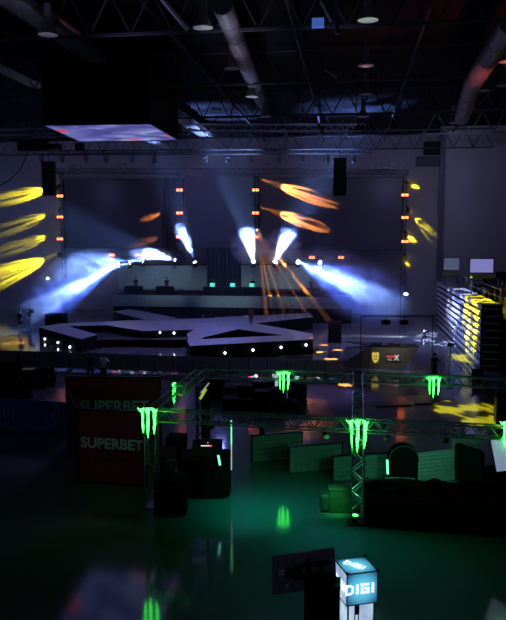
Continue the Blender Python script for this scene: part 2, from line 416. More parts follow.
# side frame / second dark face seen to the right of the cube
rr = [G(158, 122, 15.6), G(186, 122, 15.6)]

# ------------------------------------------------------------------ moving heads and stage rigs
def head_proto():
    t = thing('moving_head_lamp', 'x', 'stage lamp')
    MB().box((0, 0, -.06), (.36, .3, .16), bev=.02).tube((0, 0, 0), (0, 0, .16), .03, n=6).build('base', BLK, t)
    MB().box((-.19, 0, -.3), (.05, .12, .4)).box((.19, 0, -.3), (.05, .12, .4)).box((0, 0, -.14), (.4, .12, .05)).build('yoke', BLK, t)
    h = MB().lathe((0, 0, 0), [(.001, -.18), (.09, -.18), (.13, -.36), (.16, -.62), (.14, -.64)], 14).build('head', BLK, t, True)
    MB().lathe((0, 0, 0), [(.001, -.61), (.145, -.62)], 14).build('lens', mat('lens_glass', (.25, .27, .32), .1), h)
    return t
PROTO = head_proto(); used = [False]
def mhead(p, label, s=1.0, flip=False, rz=0, group=None):
    if not used[0]: t = PROTO; used[0] = True
    else: t = copy_tree(PROTO)
    t.location = p; t.scale = (s, s, s); t.rotation_euler = (PI if flip else 0, 0, rz); t['label'] = label
    if group: t['group'] = group
    elif 'group' in t: del t['group']
    return t
# front lighting truss (bright, with white lamps under it)
TA = W(183, 127.5, 49); TB = W(366, 128, 49)
truss('lighting_truss', 'silvery lighting truss over the centre of the hall with clear lamps below', 'truss', TA, TB, .5, .7, ALU, ch=.035, h=.4)
for k, x in enumerate((216, 250, 286, 319, 346)):
    p = W(x, 132.5, 49); t = mhead(p+Vector((0, 0, -.1)), '%s from left of five silver moving lamps under the centre lighting truss' % ORD[k], .62, group=None)
    for ch in t.children:
        ch.data = ch.data.copy(); ch.data.materials[0] = LAMPM
for k, x in enumerate((190, 232, 300, 356)):
    a = W(x, 125, 49); o = MB().tube((0, 0, 0), (0, 0, CZ-a.z), .03, n=5).build('hoist_chain', BLK); o.location = a; tag(o, '%s from left of the hoist chains above the centre lighting truss' % ORD[k], 'chain')
truss('lighting_truss', 'pale lighting truss at far left behind the hanging cube', 'truss', W(-12, 133, 52), W(54, 131, 52), .5, .7, ALU, ch=.03, h=.42)
truss('lighting_truss', 'long thin second lighting truss with a row of cone shaped lamps', 'truss', W(36, 153, 66), W(372, 151, 66), .4, .9, ALUD, ch=.03)
xs = [41, 62, 86, 106, 132, 154, 205, 228, 252, 279, 303, 328, 354]
for k, x in enumerate(xs):
    mhead(W(x, 155.5, 66)+Vector((0, 0, 0)), '%s from left in the row of black cone lamps under the long thin truss' % ORD[k], 1.05)
SY = 77.6
truss('lighting_truss', 'stage top truss running along the upper edge of the big dark screens', 'truss', W(52, 171, SY), W(408, 171.5, SY), .5, .9, ALUD, ch=.035, h=.5)
for k, x in enumerate((68, 80, 120, 125, 150, 190, 215, 268, 300, 372, 380, 386, 391, 394, 402)):
    mhead(W(x, 169, SY)+Vector((0, -.3, 0)), '%s from left of the lamps standing on the stage top truss' % ORD[k], .9, flip=True)
# line arrays
def line_array(xc, y0, y1, Y, w, label):
    a = W(xc, y0, Y); b = W(xc, y1, Y); H = a.z-b.z
    t = thing('line_array_speaker', label, 'loudspeaker', b)
    n = 9; hh = H/n
    for i in range(n):
        MB().box((0, 0, (i+.5)*hh), (w, .7, hh*.93), bev=.02, ).build('cabinet', BLKP, t)
    MB().box((0, 0, H+.08), (w*1.05, .8, .12)).tube((0, 0, H), (0, 0, H+2.2), .03, n=5).build('rigging_frame', BLK, t)
line_array(49.5, 163, 196, 66, 1.15, 'tall black line array loudspeaker hanging left of the screens')
line_array(339.5, 160, 196, 66, 1.15, 'tall black line array loudspeaker hanging before the right screen')
# ------------------------------------------------------------------ big screens
def panel(x0, y0, x1, y1, Y, name, label, cat, m, th=.25, frame=True, grid=None):
    a = W(x0, y0, Y); b = W(x1, y1, Y); w = b.x-a.x; h = a.z-b.z
    t = thing(name, label, cat, ((a.x+b.x)/2, Y, b.z))
    MB().box((0, 0, h/2), (w, th, h)).build('screen_face', m, t)
    if frame:
        f = MB(); z = .06
        for sx in (-1, 1): f.box((sx*(w/2+.03), -.02, h/2), (.07, th+.1, h+.1))
        f.box((0, -.02, h+.03), (w+.12, th+.1, .07)).box((0, -.02, -.03), (w+.12, th+.1, .07)); f.build('frame', BLK, t)
    bk = MB()
    for sx in (-.45, 0, .45): bk.box((sx*w, th/2+.2, h/2), (.12, .3, h))
    bk.build('rear_support', BLK, t)
    return t
panel(63, 180, 163, 248, 78.4, 'led_wall', 'large dark left screen streaked with dim orange light', 'screen', SCRN)
panel(186, 176, 253, 248, 78.6, 'led_wall', 'dark centre screen tinted blue between the two lamp towers', 'screen', mat('centre_screen', (.06, .065, .08), .45, var=.06, scale=.4))
panel(262, 179, 402, 250, 78.4, 'led_wall', 'large dark right screen crossed by orange beams', 'screen', SCRN)
# dark drapes between & below
def drape(x0, y0, x1, y1, Y, label, m, amp=.12, n=28):
    a = W(x0, y0, Y); b = W(x1, y1, Y); w = b.x-a.x; h = a.z-b.z; bm = MB()
    pts = [(i/n*w-w/2, amp*math.sin(i*1.9)+amp*.4*math.sin(i*.7)) for i in range(n+1)]
    for th in (0,):
        lo = [bm.bm.verts.new((x, y, 0)) for x, y in pts]+[bm.bm.verts.new((x, y+.04, 0)) for x, y in pts[::-1]]
        hi = [bm.bm.verts.new((v.co.x, v.co.y, h)) for v in lo]; N = len(lo)
        bm.bm.faces.new(hi); bm.bm.faces.new(lo[::-1])
        for i in range(N): bm.bm.faces.new((lo[i], lo[(i+1) % N], hi[(i+1) % N], hi[i]))
    o = bm.build('stage_drape', m); o.location = ((a.x+b.x)/2, Y, b.z); tag(o, label, 'curtain'); return o
drape(164, 178, 185, 262, 78.9, 'black curtain strip between the left and centre screens', BLKF)
drape(207, 248, 241, 306, 74.4, 'tall dark curtain hanging at the middle of the back stage', mat('blue_black_drape', (.02, .022, .035), .9))
# main stage and risers ------------------------------------------------
st = thing('main_stage', 'wide rear stage platform with pale lower front band', 'stage', (0, 0, 0))
SX0 = W(113, 300, 72).x; SX1 = W(352, 300, 72).x
MB().box(((SX0+SX1)/2, 74.9, 1.3), (SX1-SX0, 5.8, 2.56)).build('platform', STAGE, st)
MB().box(((SX0+SX1)/2, 71.97, 1.94), (SX1-SX0, .05, 1.18)).build('front_band', mat('pale_band', (.50, .62, .60), .7), st)
for k, (xa, xb, lb) in enumerate(((118, 207, 'left wide pale green grey riser panel behind the performers desk'), (240, 352, 'right wide pale green grey riser panel behind the performers desk'))):
    a = W(xa, 265, 75.2); b = W(xb, 289.5, 75.2)
    t = thing('riser_panel', lb, 'stage panel', ((a.x+b.x)/2, 75.2, b.z))
    MB().box((0, 0, (a.z-b.z)/2), (b.x-a.x, .12, a.z-b.z)).build('panel', mat('pale_band', (.50, .62, .60), .7), t)
    MB().box((0, -.02, a.z-b.z+.05), (b.x-a.x, .2, .1)).build('top_rail', BLK, t)
    MB().box((0, .3, (a.z-b.z)/2-.1), (b.x-a.x-.5, .1, .1)).box((-(b.x-a.x)*.4, .3, (a.z-b.z)/2-.1), (.1, .6, a.z-b.z)).box(((b.x-a.x)*.4, .3, (a.z-b.z)/2-.1), (.1, .6, a.z-b.z)).build('rear_brace', BLK, t)
for (xa, xb, lb) in ((106, 148, 'short black truss with two orange strobes above the left riser'), (296, 352, 'short black truss with two orange strobes above the right riser')):
    truss('lighting_truss', lb, 'truss', W(xa, 259, 76.2), W(xb, 259.5, 76.2), .4, .7, BLK, h=.5)
# orange strobes --------------------------------------------------
def strobe(x, y, Y, label, w=.75):
    t = thing('strobe_lamp', label, 'stage lamp', W(x, y, Y))
    MB().box((0, .1, 0), (w+.1, .2, .42), bev=.02).build('housing', BLK, t)
    MB().box((-w*.26, -.02, 0), (w*.4, .04, .24)).build('lens', E_ORANGE, t); MB().box((w*.26, -.02, 0), (w*.4, .04, .24)).build('lens', E_ORANGE, t)
pos = {60: ('left tower beside the line array', (196, 217, 239)), 179.5: ('second tower between left and centre screens', (190, 213, 237)), 255.5: ('third tower right of the centre screen', (190, 213, 237)), 405: ('right tower beside the yellow beams', (195, 217.5, 241.5))}
for x, (nm, ys) in pos.items():
    for y, w in zip(ys, ('top', 'middle', 'bottom')):
        strobe(x, y, 77.6, '%s orange strobe on the %s' % (w, nm))
for x, w in ((112, 'left end of left riser truss'), (139, 'right end of left riser truss'), (312, 'left end of right riser truss'), (341, 'right end of right riser truss')):
    strobe(x, 255 if x < 200 else 257.5, 75.9, 'low orange strobe at the '+w, .6)
for x, lb in ((61.5, 'leftmost dark lamp tower at the edge of the left screen'), (179.5, 'dark lamp tower between the left and centre screens'), (257, 'dark lamp tower between centre and right screens'), (405, 'rightmost dark lamp tower at the edge of the right screen')):
    a = W(x, 174, 78.0); b = W(x, 300, 78.0)
    truss('lamp_tower', lb, 'truss', Vector((a.x, 78.0, .02)), Vector((a.x, 78.0, a.z)), .4, .8, BLK)
# ------------------------------------------------------------------ beam lamps (fixture with the light in its lens)
def beam_fixture(p, to, label, lens, s=.17):
    p = Vector(p); to = Vector(to); d = (to-p).normalized()
    t = thing('beam_lamp', label, 'stage lamp', p)
    MB().lathe((0, 0, 0), [(.001, -.45), (s*.6, -.42), (s*.9, -.2), (s*1.05, 0), (s*.9, 0)], 14, M=d.to_track_quat('Z', 'Y').to_matrix().to_4x4()).build('head', BLK, t, True)
    MB().tube(d*-.03, d*-.01, s*.9, n=14).build('lens', lens, t)
    yz = math.atan2(d.y, d.x)+PI/2; MR = Matrix.Rotation(yz, 4, 'Z')
    MB().box((0, 0, -s*2.1), (s*2, s*2, s*.9)).box((0, 0, 0), (s*.25, s*.8, s*2), M=MR @ Matrix.Translation((-s*1.25, 0, -s*.9))).box((0, 0, 0), (s*.25, s*.8, s*2), M=MR @ Matrix.Translation((s*1.25, 0, -s*.9))).build('yoke', BLK, t)
    return p+d*.03
KY, KO, KB = 1.0, 1.0, 5.0
# yellow left: patterns thrown on the back wall
YC = (1, .84, .01)
for (lx, ly, tx, ty, an, pw, sd_, w) in ((58, 186, 33, 193, 22, 2600, 1, 'top'), (60, 209, 33, 220, 20, 900, 2, 'second'), (60, 231, 34, 241, 20, 900, 3, 'third'), (59, 253, 26, 267, 23, 8000, 4, 'lowest')):
    p = W(lx, ly, YB-1.0); to = W(tx, ty, YB)
    s0 = beam_fixture(p, to, '%s of four yellow beam lamps on the left tower' % w, E_YEL)
    spot(s0, to, an, pw*KY*5, YC, blend=.5, size=.01, gobo=(14, .51, sd_, .3, 1.4))
for (lx, ly, tx, ty, an, pw, sd_, w) in ((408, 183, 414, 186, 30, 900, 1, 'top'), (408, 209, 421, 224, 22, 2500, 5, 'second'), (406, 233, 411, 239, 30, 2200, 6, 'third'), (405, 256, 408, 268, 30, 2200, 7, 'lowest')):
    p = W(lx, ly, YB-.6); to = W(tx, ty, YB)
    s0 = beam_fixture(p, to, '%s of four yellow beam lamps on the right tower' % w, E_YEL)
    spot(s0, to, an, pw*KY*.9, YC, blend=.15, size=.02, gobo=(10, .5, sd_, .8, 1.2))
OC = (1, .33, .06)
for (lx, ly, tx, ty, Yt, an, pw, sd_, w) in ((258, 178, 292, 190, 78.2, 17, 190000, 1, 'top lamp on the third tower'), (258, 206, 290, 217, 78.2, 17, 160000, 2, 'second lamp on the third tower'), (257, 230, 288, 288, 72.5, 22, 420000, 3, 'third lamp on the third tower throwing a long fan'),
                                     (178, 205, 155, 215, 78.2, 12, 16000, 4, 'lamp on the second tower aimed left'), (178, 229, 150, 240, 78.2, 12, 9000, 5, 'lower lamp on the second tower aimed left')):
    p = W(lx, ly, 77.2); to = W(tx, ty, Yt)
    s0 = beam_fixture(p, to, 'orange beam lamp: '+w, E_OLENS, .14)
    if sd_ == 3:
        for xx, yy, ee in ((265, 300, .7), (273, 312, 1), (283, 310, .7), (292, 308, 1), (301, 306, .9), (311, 298, .7)):
            spot(s0, W(xx, yy, 71.0), 2.6, pw*ee*4.5, OC, blend=.5, size=.02)
        continue
    spot(s0, to, an, pw*KO, OC, blend=.15, size=.02, gobo=(18, .50, sd_, .3, 1.4) if sd_ != 3 else (14, .5, 3, 1, 1))
BC = (.2, .37, 1)
BEAMS = []
for (lx, ly, Y, tx, ty, Yt, an, pw, w) in (
        (118, 264, 74, 22, 318, 62, 13, 70000, 'throwing the wide smoky beam to the left'),
        (298, 262, 74, 404, 312, 60, 12, 60000, 'throwing the wide smoky beam to the right'),
        (320, 262.5, 74, 372, 290, 64, 9, 14000, 'just right of the wide right beam lamp'),
        (143, 261, 74, 118, 262, 72.5, 30, 16000, 'under the left strobe truss'),
        (175, 260, 74, 145, 252, 72.5, 34, 24000, 'aimed up left, beside the second tower'),
        (195, 262, 74, 184, 232, 73, 30, 20000, 'leaning left behind the left riser'),
        (253.5, 262, 74, 245, 222, 71.5, 32, 90000, 'shooting the tall left plume by the centre'),
        (275, 262, 74, 291, 226, 71.5, 30, 70000, 'shooting the right hand plume'),
        (130, 263, 74, 100, 270, 72, 20, 5000, 'small one beside the wide left beam')):
    p = W(lx, ly, Y); to = W(tx, ty, Yt)
    s0 = beam_fixture(p, to, 'blue white beam lamp '+w, E_BEAM, .22)
    spot(s0, to, an, pw*KB, BC, blend=.8, size=.05)
    if pw > 50000: spot(s0, to, 27, pw*KB*.25, (.07, .16, 1), blend=1, size=.05)
    BEAMS.append((s0, to))
# ------------------------------------------------------------------ catwalk
ZC = 1.08
cw = thing('catwalk_stage', 'star shaped black catwalk stage with grey tops and small edge lights', 'stage', (0, 0, 0))
polys = [[(39, 327), (61, 324), (97, 334.5), (81, 339)], [(39, 327), (60, 323.5), (150, 319.5), (215, 318), (243, 322.5), (200, 326), (110, 325)],
         [(103, 324.5), (130, 322), (245, 322), (248, 328), (200, 329.5), (143, 331)], [(113, 311.5), (130, 309), (178, 318), (150, 321)],
         [(200, 322.5), (215, 317.5), (309, 313), (313, 317), (240, 325)], [(215, 326), (245, 321.5), (313, 334), (309, 339)],
         [(190, 346), (187, 340), (313, 334), (313, 339.5)], [(190, 345), (187, 334), (196, 329), (222, 327), (240, 329), (205, 337)]]
for i, pl in enumerate(polys):
    pts = [G(x, y, ZC) for x, y in pl]
    MB().prism([(p.x, p.y) for p in pts], 0, ZC-.04+i*.003).build('skirt', STAGE, cw)
    c = sum(((Vector((p.x, p.y))) for p in pts), Vector((0, 0)))/len(pts)
    MB().prism([(p.x, p.y) for p in pts], ZC-.04+i*.003, ZC+i*.003).build('deck', DECK, cw)
for (x, y) in ((45, 339), (58, 342.7), (70, 347), (102, 333.5), (112, 336.3), (125, 339), (160, 332), (174, 332.5), (190, 333.5), (225, 353), (253, 350), (281, 347.3), (306, 345), (147, 367), (160, 367.2), (172, 367.4), (188, 316), (204, 316), (227, 316)):
    pass
bp_ = [G(60, 343), G(81, 352), (G(104, 346.5)), G(190, 347), G(196, 338), G(110, 336)]
MB().prism([(p.x, p.y) for p in bp_], 0, .55).build('lower_plinth', STAGE, cw)
def dots(lst, z, group, lab, out=.06):
    pr = None
    for k, (x, y, zz) in enumerate(lst):
        A_, B_ = zz; nn = (B_-A_).cross(Vector((0, 0, 1))); dr = ray(x, y); o0 = Vector((0, 0, CAM_Z))
        p = o0+dr*((A_-o0).dot(nn)/dr.dot(nn)); d = (o0-p).normalized()*out
        if pr is None:
            pr = MB().sphere((0, 0, 0), .075, n=8).build('edge_lamp', E_WHITE); o = pr
        else: o = pr.copy(); C.objects.link(o)
        o.location = p+d; tag(o, '%s from left %s' % (ORD[k], lab), 'stage lamp', group)
ED = (G(39, 327, ZC), G(81, 339, ZC))
dots([(45, 339, ED), (58, 342.7, ED), (70, 347, ED)], 0, 'lights along the left catwalk arm', 'of the tiny white lights along the left catwalk arm', .1)
ED = (G(103, 324.5, ZC), G(143, 331, ZC))
dots([(102, 333.5, ED), (112, 336.3, ED), (125, 339, ED)], 0, 'lights along the inner catwalk arm', 'of the tiny white lights along the inner catwalk arm', .1)
ED = (G(143, 331, ZC), G(200, 329.5, ZC))
dots([(160, 332.5, ED), (174, 333, ED), (190, 334.5, ED)], 0, 'lights along the middle catwalk', 'of the tiny white lights along the middle of the catwalk', .15)
ED = (G(190, 346, ZC), G(313, 339.5, ZC))
dots([(225, 353, ED), (253, 350, ED), (281, 347.3, ED), (306, 345, ED)], 0, 'lights along the right catwalk front', 'of the tiny white lights along the right catwalk front', .12)
# floor wash lamps at the stage back edge with thin vertical beams
for k, x in enumerate((186, 203, 227, 246, 262)):
    p = W(x, 315.5, 68.0)
    s0 = beam_fixture(p, p+Vector((.1 if k % 2 else -.6, 0, 3)), '%s from left of the small upward beam lamps at the back of the catwalk' % ORD[k], E_WHITE, .1)
    spot(s0, p+Vector((.2 if k % 2 else -1.2, 0, 9)), 7, 350, (.7, .8, 1), blend=.5, size=.02)
# black boxes
def case(px0, px1, ptop, pbot, Y, label, name='flight_case', z=None, depth=None, m=None, cat='case', group=None):
    a = W(px0, pbot, Y); b = W(px1, ptop, Y); w = b.x-a.x; h = b.z-a.z; dp = depth or w*.7
    zz = a.z if z is None else z
    if z is not None: h = b.z-z
    t = thing(name, label, cat, ((a.x+b.x)/2, Y+dp/2, zz), 0, group)
    MB().box((0, 0, h*.38), (w, dp, h*.74), bev=min(w, h)*.03).build('body', m or BLKF, t)
    MB().box((0, 0, h*.875), (w, dp, h*.24), bev=min(w, h)*.03).build('lid', m or BLKF, t)
    for sx in (-1, 1):
        for sy in (-1, 1): MB().box((sx*w*.49, sy*dp*.49, h*.5), (.04, .04, h*.98)).build('corner_trim', BLK, t)
    return t
case(45, 62, 314, 325, G(50, 330, 0).y+1.2, 'black box behind the left corner of the catwalk', z=0, depth=1.3)
case(328, 341.5, 322, 343, G(335, 343, 0).y, 'tall black speaker cabinet at right of the catwalk', name='subwoofer', z=0, cat='loudspeaker')
# ------------------------------------------------------------------ crowd barrier
yb = G(200, 372, 0).y
bP, bQ = G(-14, 367.5), G(345, 380.5)
n = 20; wseg = (bQ-bP).length/n; brz = math.atan2((bQ-bP).y, (bQ-bP).x)
pr = None
for i in range(n):
    if pr is None:
        t = thing('crowd_barrier', 'x', 'barrier')
        f = MB(); f.tube((-wseg*.48, 0, .08), (wseg*.48, 0, .08), .025, n=6).tube((-wseg*.48, 0, 1.15), (wseg*.48, 0, 1.15), .03, n=6)
        for s in (-1, 1): f.tube((s*wseg*.48, 0, 0), (s*wseg*.48, 0, 1.15), .03, n=6).box((s*wseg*.4, 0, .02), (.06, .7, .04))
        f.build('frame', ALUD, t)
        b = MB()
        for k in range(1, 9): b.tube((-wseg*.48+k*wseg*.96/9, 0, .08), (-wseg*.48+k*wseg*.96/9, 0, 1.15), .014, n=5)
        b.build('bars', ALUD, t)
        MB().box((0, .05, .62), (wseg*.94, .015, .98)).build('mesh_cover', mat('barrier_cover', (.34, .36, .46), .8), t); pr = t
    else: t = copy_tree(pr)
    t.location = bP.lerp(bQ, (i+.5)/n); t.rotation_euler = (0, 0, brz)
    t['label'] = 'dark crowd barrier section in the long line before the catwalk'; t['group'] = 'crowd barriers before the catwalk'
for k, (x, y, c) in enumerate(((148, 366, 0), (160, 366.5, 0), (172, 366.8, 0), (139, 377.5, 1), (250, 377, 1))):
    o = MB().box((0, 0, 0), (.14, .06, .05)).build('rope_light', E_REDL if c else emat('dim_white', (.6, .7, 1), 3)); o.location = G(x, y+3, .06) if not c else W(x, y, 36)
    o.location.z = max(o.location.z, .05)
    tag(o, ['small white light at the foot of the barrier, leftmost of three', 'small white light at the foot of the barrier, middle of three', 'small white light at the foot of the barrier, rightmost of three', 'small red light above the rear red banner', 'small red light behind the black flight cases'][k], 'lamp')

# ------------------------------------------------------------------ banners
def banner(pa, pb, ztop, label, zt, zsize, wave=.0):
    A = Vector(pa); B = Vector(pb); L = (B-A).length; rz = math.atan2((B-A).y, (B-A).x)
    t = thing('banner_wall', label, 'banner', (A+B)/2, rz)
    MB().box((0, .02, ztop/2), (L, .04, ztop)).build('cloth', RED, t)
    f = MB()
    for s in (-1, 1): f.box((s*(L/2), .03, ztop/2), (.07, .09, ztop+.06))
    f.box((0, .03, ztop), (L+.07, .09, .07)).box((0, .03, .04), (L+.07, .09, .08)); f.build('frame', BLK, t)
    text_mesh('SUPERBET', zsize, .006, 'lettering', LETTER, t, (.02, -.012, zt), (PI/2, 0, 0), sx=1.02, bold=.014)
    # tyre-like darker swirls printed low on the cloth
    g = MB()
    for i in range(7):
        x = -L*.4+i*L*.13; g.tube((x, -.004, zt-.62+.05*math.sin(i*2)), (x+L*.09, -.004, zt-.5+.06*math.cos(i)), .03, n=5)
    g.build('printed_swirl', mat('dark_red_print', (.12, .008, .012), .8), t)
    return t
banner(G(79, 482, 0), G(146, 487, 0), 2.6, 'front red banner wall with white lettering left of the truss post', 1.42, .50)
pA = G(79, 482, 0); pB = G(146, 487, 0)
A2 = G(66, 377, 2.9); B2 = G(160, 377.5, 2.9); A2.z = B2.z = 0
banner(A2, B2, 2.9, 'rear darker red banner wall, its lettering half hidden by the front banner', 1.70, .62)
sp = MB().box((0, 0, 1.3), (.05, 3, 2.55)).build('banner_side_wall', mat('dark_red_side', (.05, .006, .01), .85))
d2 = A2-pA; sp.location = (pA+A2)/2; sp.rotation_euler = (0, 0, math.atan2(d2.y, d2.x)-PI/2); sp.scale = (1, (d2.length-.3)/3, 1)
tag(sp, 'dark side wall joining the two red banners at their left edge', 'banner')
# blue curtain barrier at left
def blue_wall():
    a = G(-20, 427, 0); b = G(72, 433, 0); L = (b-a).length; rz = math.atan2((b-a).y, (b-a).x); H = 1.35
    t = thing('curtain_barrier', 'low dark blue draped barrier with two pale round emblems at left', 'barrier', (a+b)/2, rz)
    bm = MB(); n = 60
    top = []; pts = [(-L/2+i*L/n, .05*math.sin(i*1.3)+.03*math.sin(i*.45)) for i in range(n+1)]
    lo = [bm.bm.verts.new((x, y, .0)) for x, y in pts]+[bm.bm.verts.new((x, y+.05, 0)) for x, y in pts[::-1]]
    hi = [bm.bm.verts.new((v.co.x, v.co.y, H)) for v in lo]; N = len(lo)
    bm.bm.faces.new(hi); bm.bm.faces.new(lo[::-1])
    for i in range(N): bm.bm.faces.new((lo[i], lo[(i+1) % N], hi[(i+1) % N], hi[i]))
    bm.build('drape', mat('blue_drape', (.03, .17, .45), .8, var=.35, scale=3), t)
    for x in (L/2-2.75-.2, L/2-.55):
        e = MB()
        for s in (-1, 1):
            for k in range(7):
                a0 = -1.1+k*.3; a1 = a0+.3
                e.tube((x+s*.26*math.cos(a0), -.1, .75+.26*math.sin(a0)), (x+s*.26*math.cos(a1), -.1, .75+.26*math.sin(a1)), .035, n=5)
        e.tube((x, -.1, .62), (x, -.1, .95), .035, n=5)
        e.build('emblem', mat('blue_emblem', (.4, .5, .7), .7), t)
blue_wall()

# ------------------------------------------------------------------ people
def skin_mesh(verts, edges, sub=2):
    me = bpy.data.meshes.new('s'); me.from_pydata([v[0] for v in verts], edges, []); o = bpy.data.objects.new('s', me); C.objects.link(o)
    mo = o.modifiers.new('k', 'SKIN'); mo.use_smooth_shade = True
    for i, v in enumerate(verts):
        r = v[1]; me.skin_vertices[0].data[i].radius = (r, r) if not isinstance(r, tuple) else r
    me.skin_vertices[0].data[0].use_root = True
    s = o.modifiers.new('s', 'SUBSURF'); s.levels = s.render_levels = sub
    dg = bpy.context.evaluated_depsgraph_get(); dg.update()
    out = bpy.data.meshes.new_from_object(o.evaluated_get(dg)); bpy.data.objects.remove(o); return out
def person(loc, rz, label, pose='stand', shirt=(.01, .01, .012), pants=(.012, .012, .015), shorts=False, hairc=(.02, .015, .01), s=1.0, legs=None, prop=None, group=None):
    V = Vector
    hip = V((0, 0, .95)); kn = {}; an = {}; sh = {}; el = {}; wr = {}
    for sd_, f in (('l', 1), ('r', -1)):
        st = .12*f if pose == 'walk' else 0
        kn[sd_] = V((f*.11, -.02-(.12 if pose == 'walk' and f > 0 else 0), .50)); an[sd_] = V((f*.115, (-.24 if pose == 'walk' and f > 0 else (.2 if pose == 'walk' else .02)), .09))
        sh[sd_] = V((f*.19, .0, 1.45))
        if pose == 'work': el[sd_] = V((f*.25, -.14, 1.2)); wr[sd_] = V((f*.14, -.4, 1.25))
        elif pose == 'carry': el[sd_] = V((f*.27, -.12, 1.36)); wr[sd_] = V((f*.12, -.22, 1.60))
        elif pose == 'walk': el[sd_] = V((f*.27, -.03+.1*f, 1.17)); wr[sd_] = V((f*.29, -.08+.17*f, .92))
        else: el[sd_] = V((f*.26, .02, 1.17)); wr[sd_] = V((f*.28, -.06, .92))
    vs = [(V((0, 0, .98)), (.15, .11))]; ed = []
    def add(p, r, par): vs.append((p, r)); ed.append((par, len(vs)-1)); return len(vs)-1
    waist = add(V((0, .0, 1.12)), (.135, .10), 0); chest = add(V((0, 0, 1.33)), (.165, .115), waist); nb = add(V((0, .01, 1.47)), .085, chest)
    nk = add(V((0, .0, 1.54)), .055, nb); hd0 = add(V((0, -.01, 1.62)), (.07, .085), nk); hd1 = add(V((0, -.01, 1.70)), (.078, .095), hd0); add(V((0, 0, 1.765)), .05, hd1)
    ns = add(V((0, -.105, 1.655)), .014, hd0)
    for sd_, f in (('l', 1), ('r', -1)):
        a = add(sh[sd_], .062, chest); b = add(el[sd_], .043, a); c = add(wr[sd_], .027, b)
        d = (wr[sd_]-el[sd_]).normalized(); pm = add(wr[sd_]+d*.07, (.035, .02), c)
        side = V((1, 0, 0)) if abs(d.z) > .5 else V((0, 0, 1))
        lat = V((0, 1, 0)) if abs(d.z) > .5 else V((1, 0, 0))
        for q_ in range(4):
            o_ = lat*((q_-1.5)*.019); b1 = add(wr[sd_]+d*.105+o_, .0085, pm); b2 = add(wr[sd_]+d*(.15-.006*abs(q_-1.5))+o_+side*-.008*f, .0075, b1)
        th = add(wr[sd_]+d*.05-lat*.04, .009, c); add(wr[sd_]+d*.09-lat*.055, .008, th)
        h = add(V((f*.10, 0, .88)), .095, 0); k = add(kn[sd_], .062, h); cf = add(kn[sd_].lerp(an[sd_], .35)+V((0, .015, 0)), .056, k); aa = add(an[sd_], .036, cf)
        add(an[sd_]+V((0, -.14, -.05)), (.04, .028), aa)
    me = skin_mesh(vs, ed, 1)
    skinc = SKIN; me.materials.clear(); me.materials.append(skinc)
    body = bpy.data.objects.new('person', me); C.objects.link(body); tag(body, label, 'person', group)
    # shirt
    def cloth(name, vv, ee, col, sub=1):
        m2 = skin_mesh(vv, ee, sub); m2.materials.clear(); m2.materials.append(mat('cloth_%.3f_%.3f_%.3f' % col, col, .85)); o = bpy.data.objects.new(name, m2); C.objects.link(o); o.parent = body; return o
    vv = [(V((0, 0, 1.18)), (.165, .13)), (V((0, 0, .94)), (.175, .135)), (V((0, 0, 1.34)), (.19, .135)), (V((0, .01, 1.47)), .1)]; ee = [(0, 1), (0, 2), (2, 3)]
    for sd_ in 'lr':
        n0 = len(vv); vv += [(sh[sd_], .082), (sh[sd_].lerp(el[sd_], .75), .062)]; ee += [(2, n0), (n0, n0+1)]
    cloth('shirt', vv, ee, shirt)
    vv = [(V((0, 0, .96)), (.165, .125))]; ee = []
    for sd_, f in (('l', 1), ('r', -1)):
        n0 = len(vv); vv += [(V((f*.10, 0, .86)), .108), (kn[sd_].lerp(V((f*.1, 0, .88)), .1), .085)]; ee += [(0, n0), (n0, n0+1)]
        if not shorts: vv += [(an[sd_]+V((0, 0, .03)), .06)]; ee += [(n0+1, n0+2)]
    cloth('shorts' if shorts else 'trousers', vv, ee, pants)
    for sd_ in 'lr':
        x = an[sd_]; MB().sphere((x.x, x.y-.07, .045), .1, (.5, 1.35, .5), 10).build('shoe', BLKP, body, True)
    MB().sphere((0, .02, 1.725), .105, (.88, 1.05, .85), 12).build('hair', mat('hair', (.015, .012, .01), .8), body, True)
    body.location = loc; body.rotation_euler = (0, 0, rz); body.scale = (s, s, s)
    return body
p1 = person(G(20.5, 331.5), YAW+.05, 'person in black T-shirt and shorts walking towards us at far left', 'walk', shorts=True, s=1.06)
pc = G(30, 328.5)
p2 = person(pc, YAW+2.6, 'person in dark top carrying a black bag on the shoulder near the smoky beam', 'carry', pants=(.10, .10, .13), s=1.06)
bag = MB().box((0, 0, 0), (.5, .32, .36), bev=.08).build('shoulder_bag', BLKF); bag.location = pc+Vector((.25, -.1, 1.62)); tag(bag, 'black bag held on the shoulder of the person by the smoky beam', 'bag')
po = G(106, 378); 
p3 = person(G(104, 379), YAW+2.9, 'person in pale grey jersey standing at the crowd barrier', 'work', shirt=(.85, .87, .95), s=1.0)
p3.location = G(104, 383.5)
p4 = person((0, 0, 0), YAW+3.0, 'person in dark clothes left of the one in the grey jersey', 'stand', s=1.0)
p4.location = G(91, 383.5)
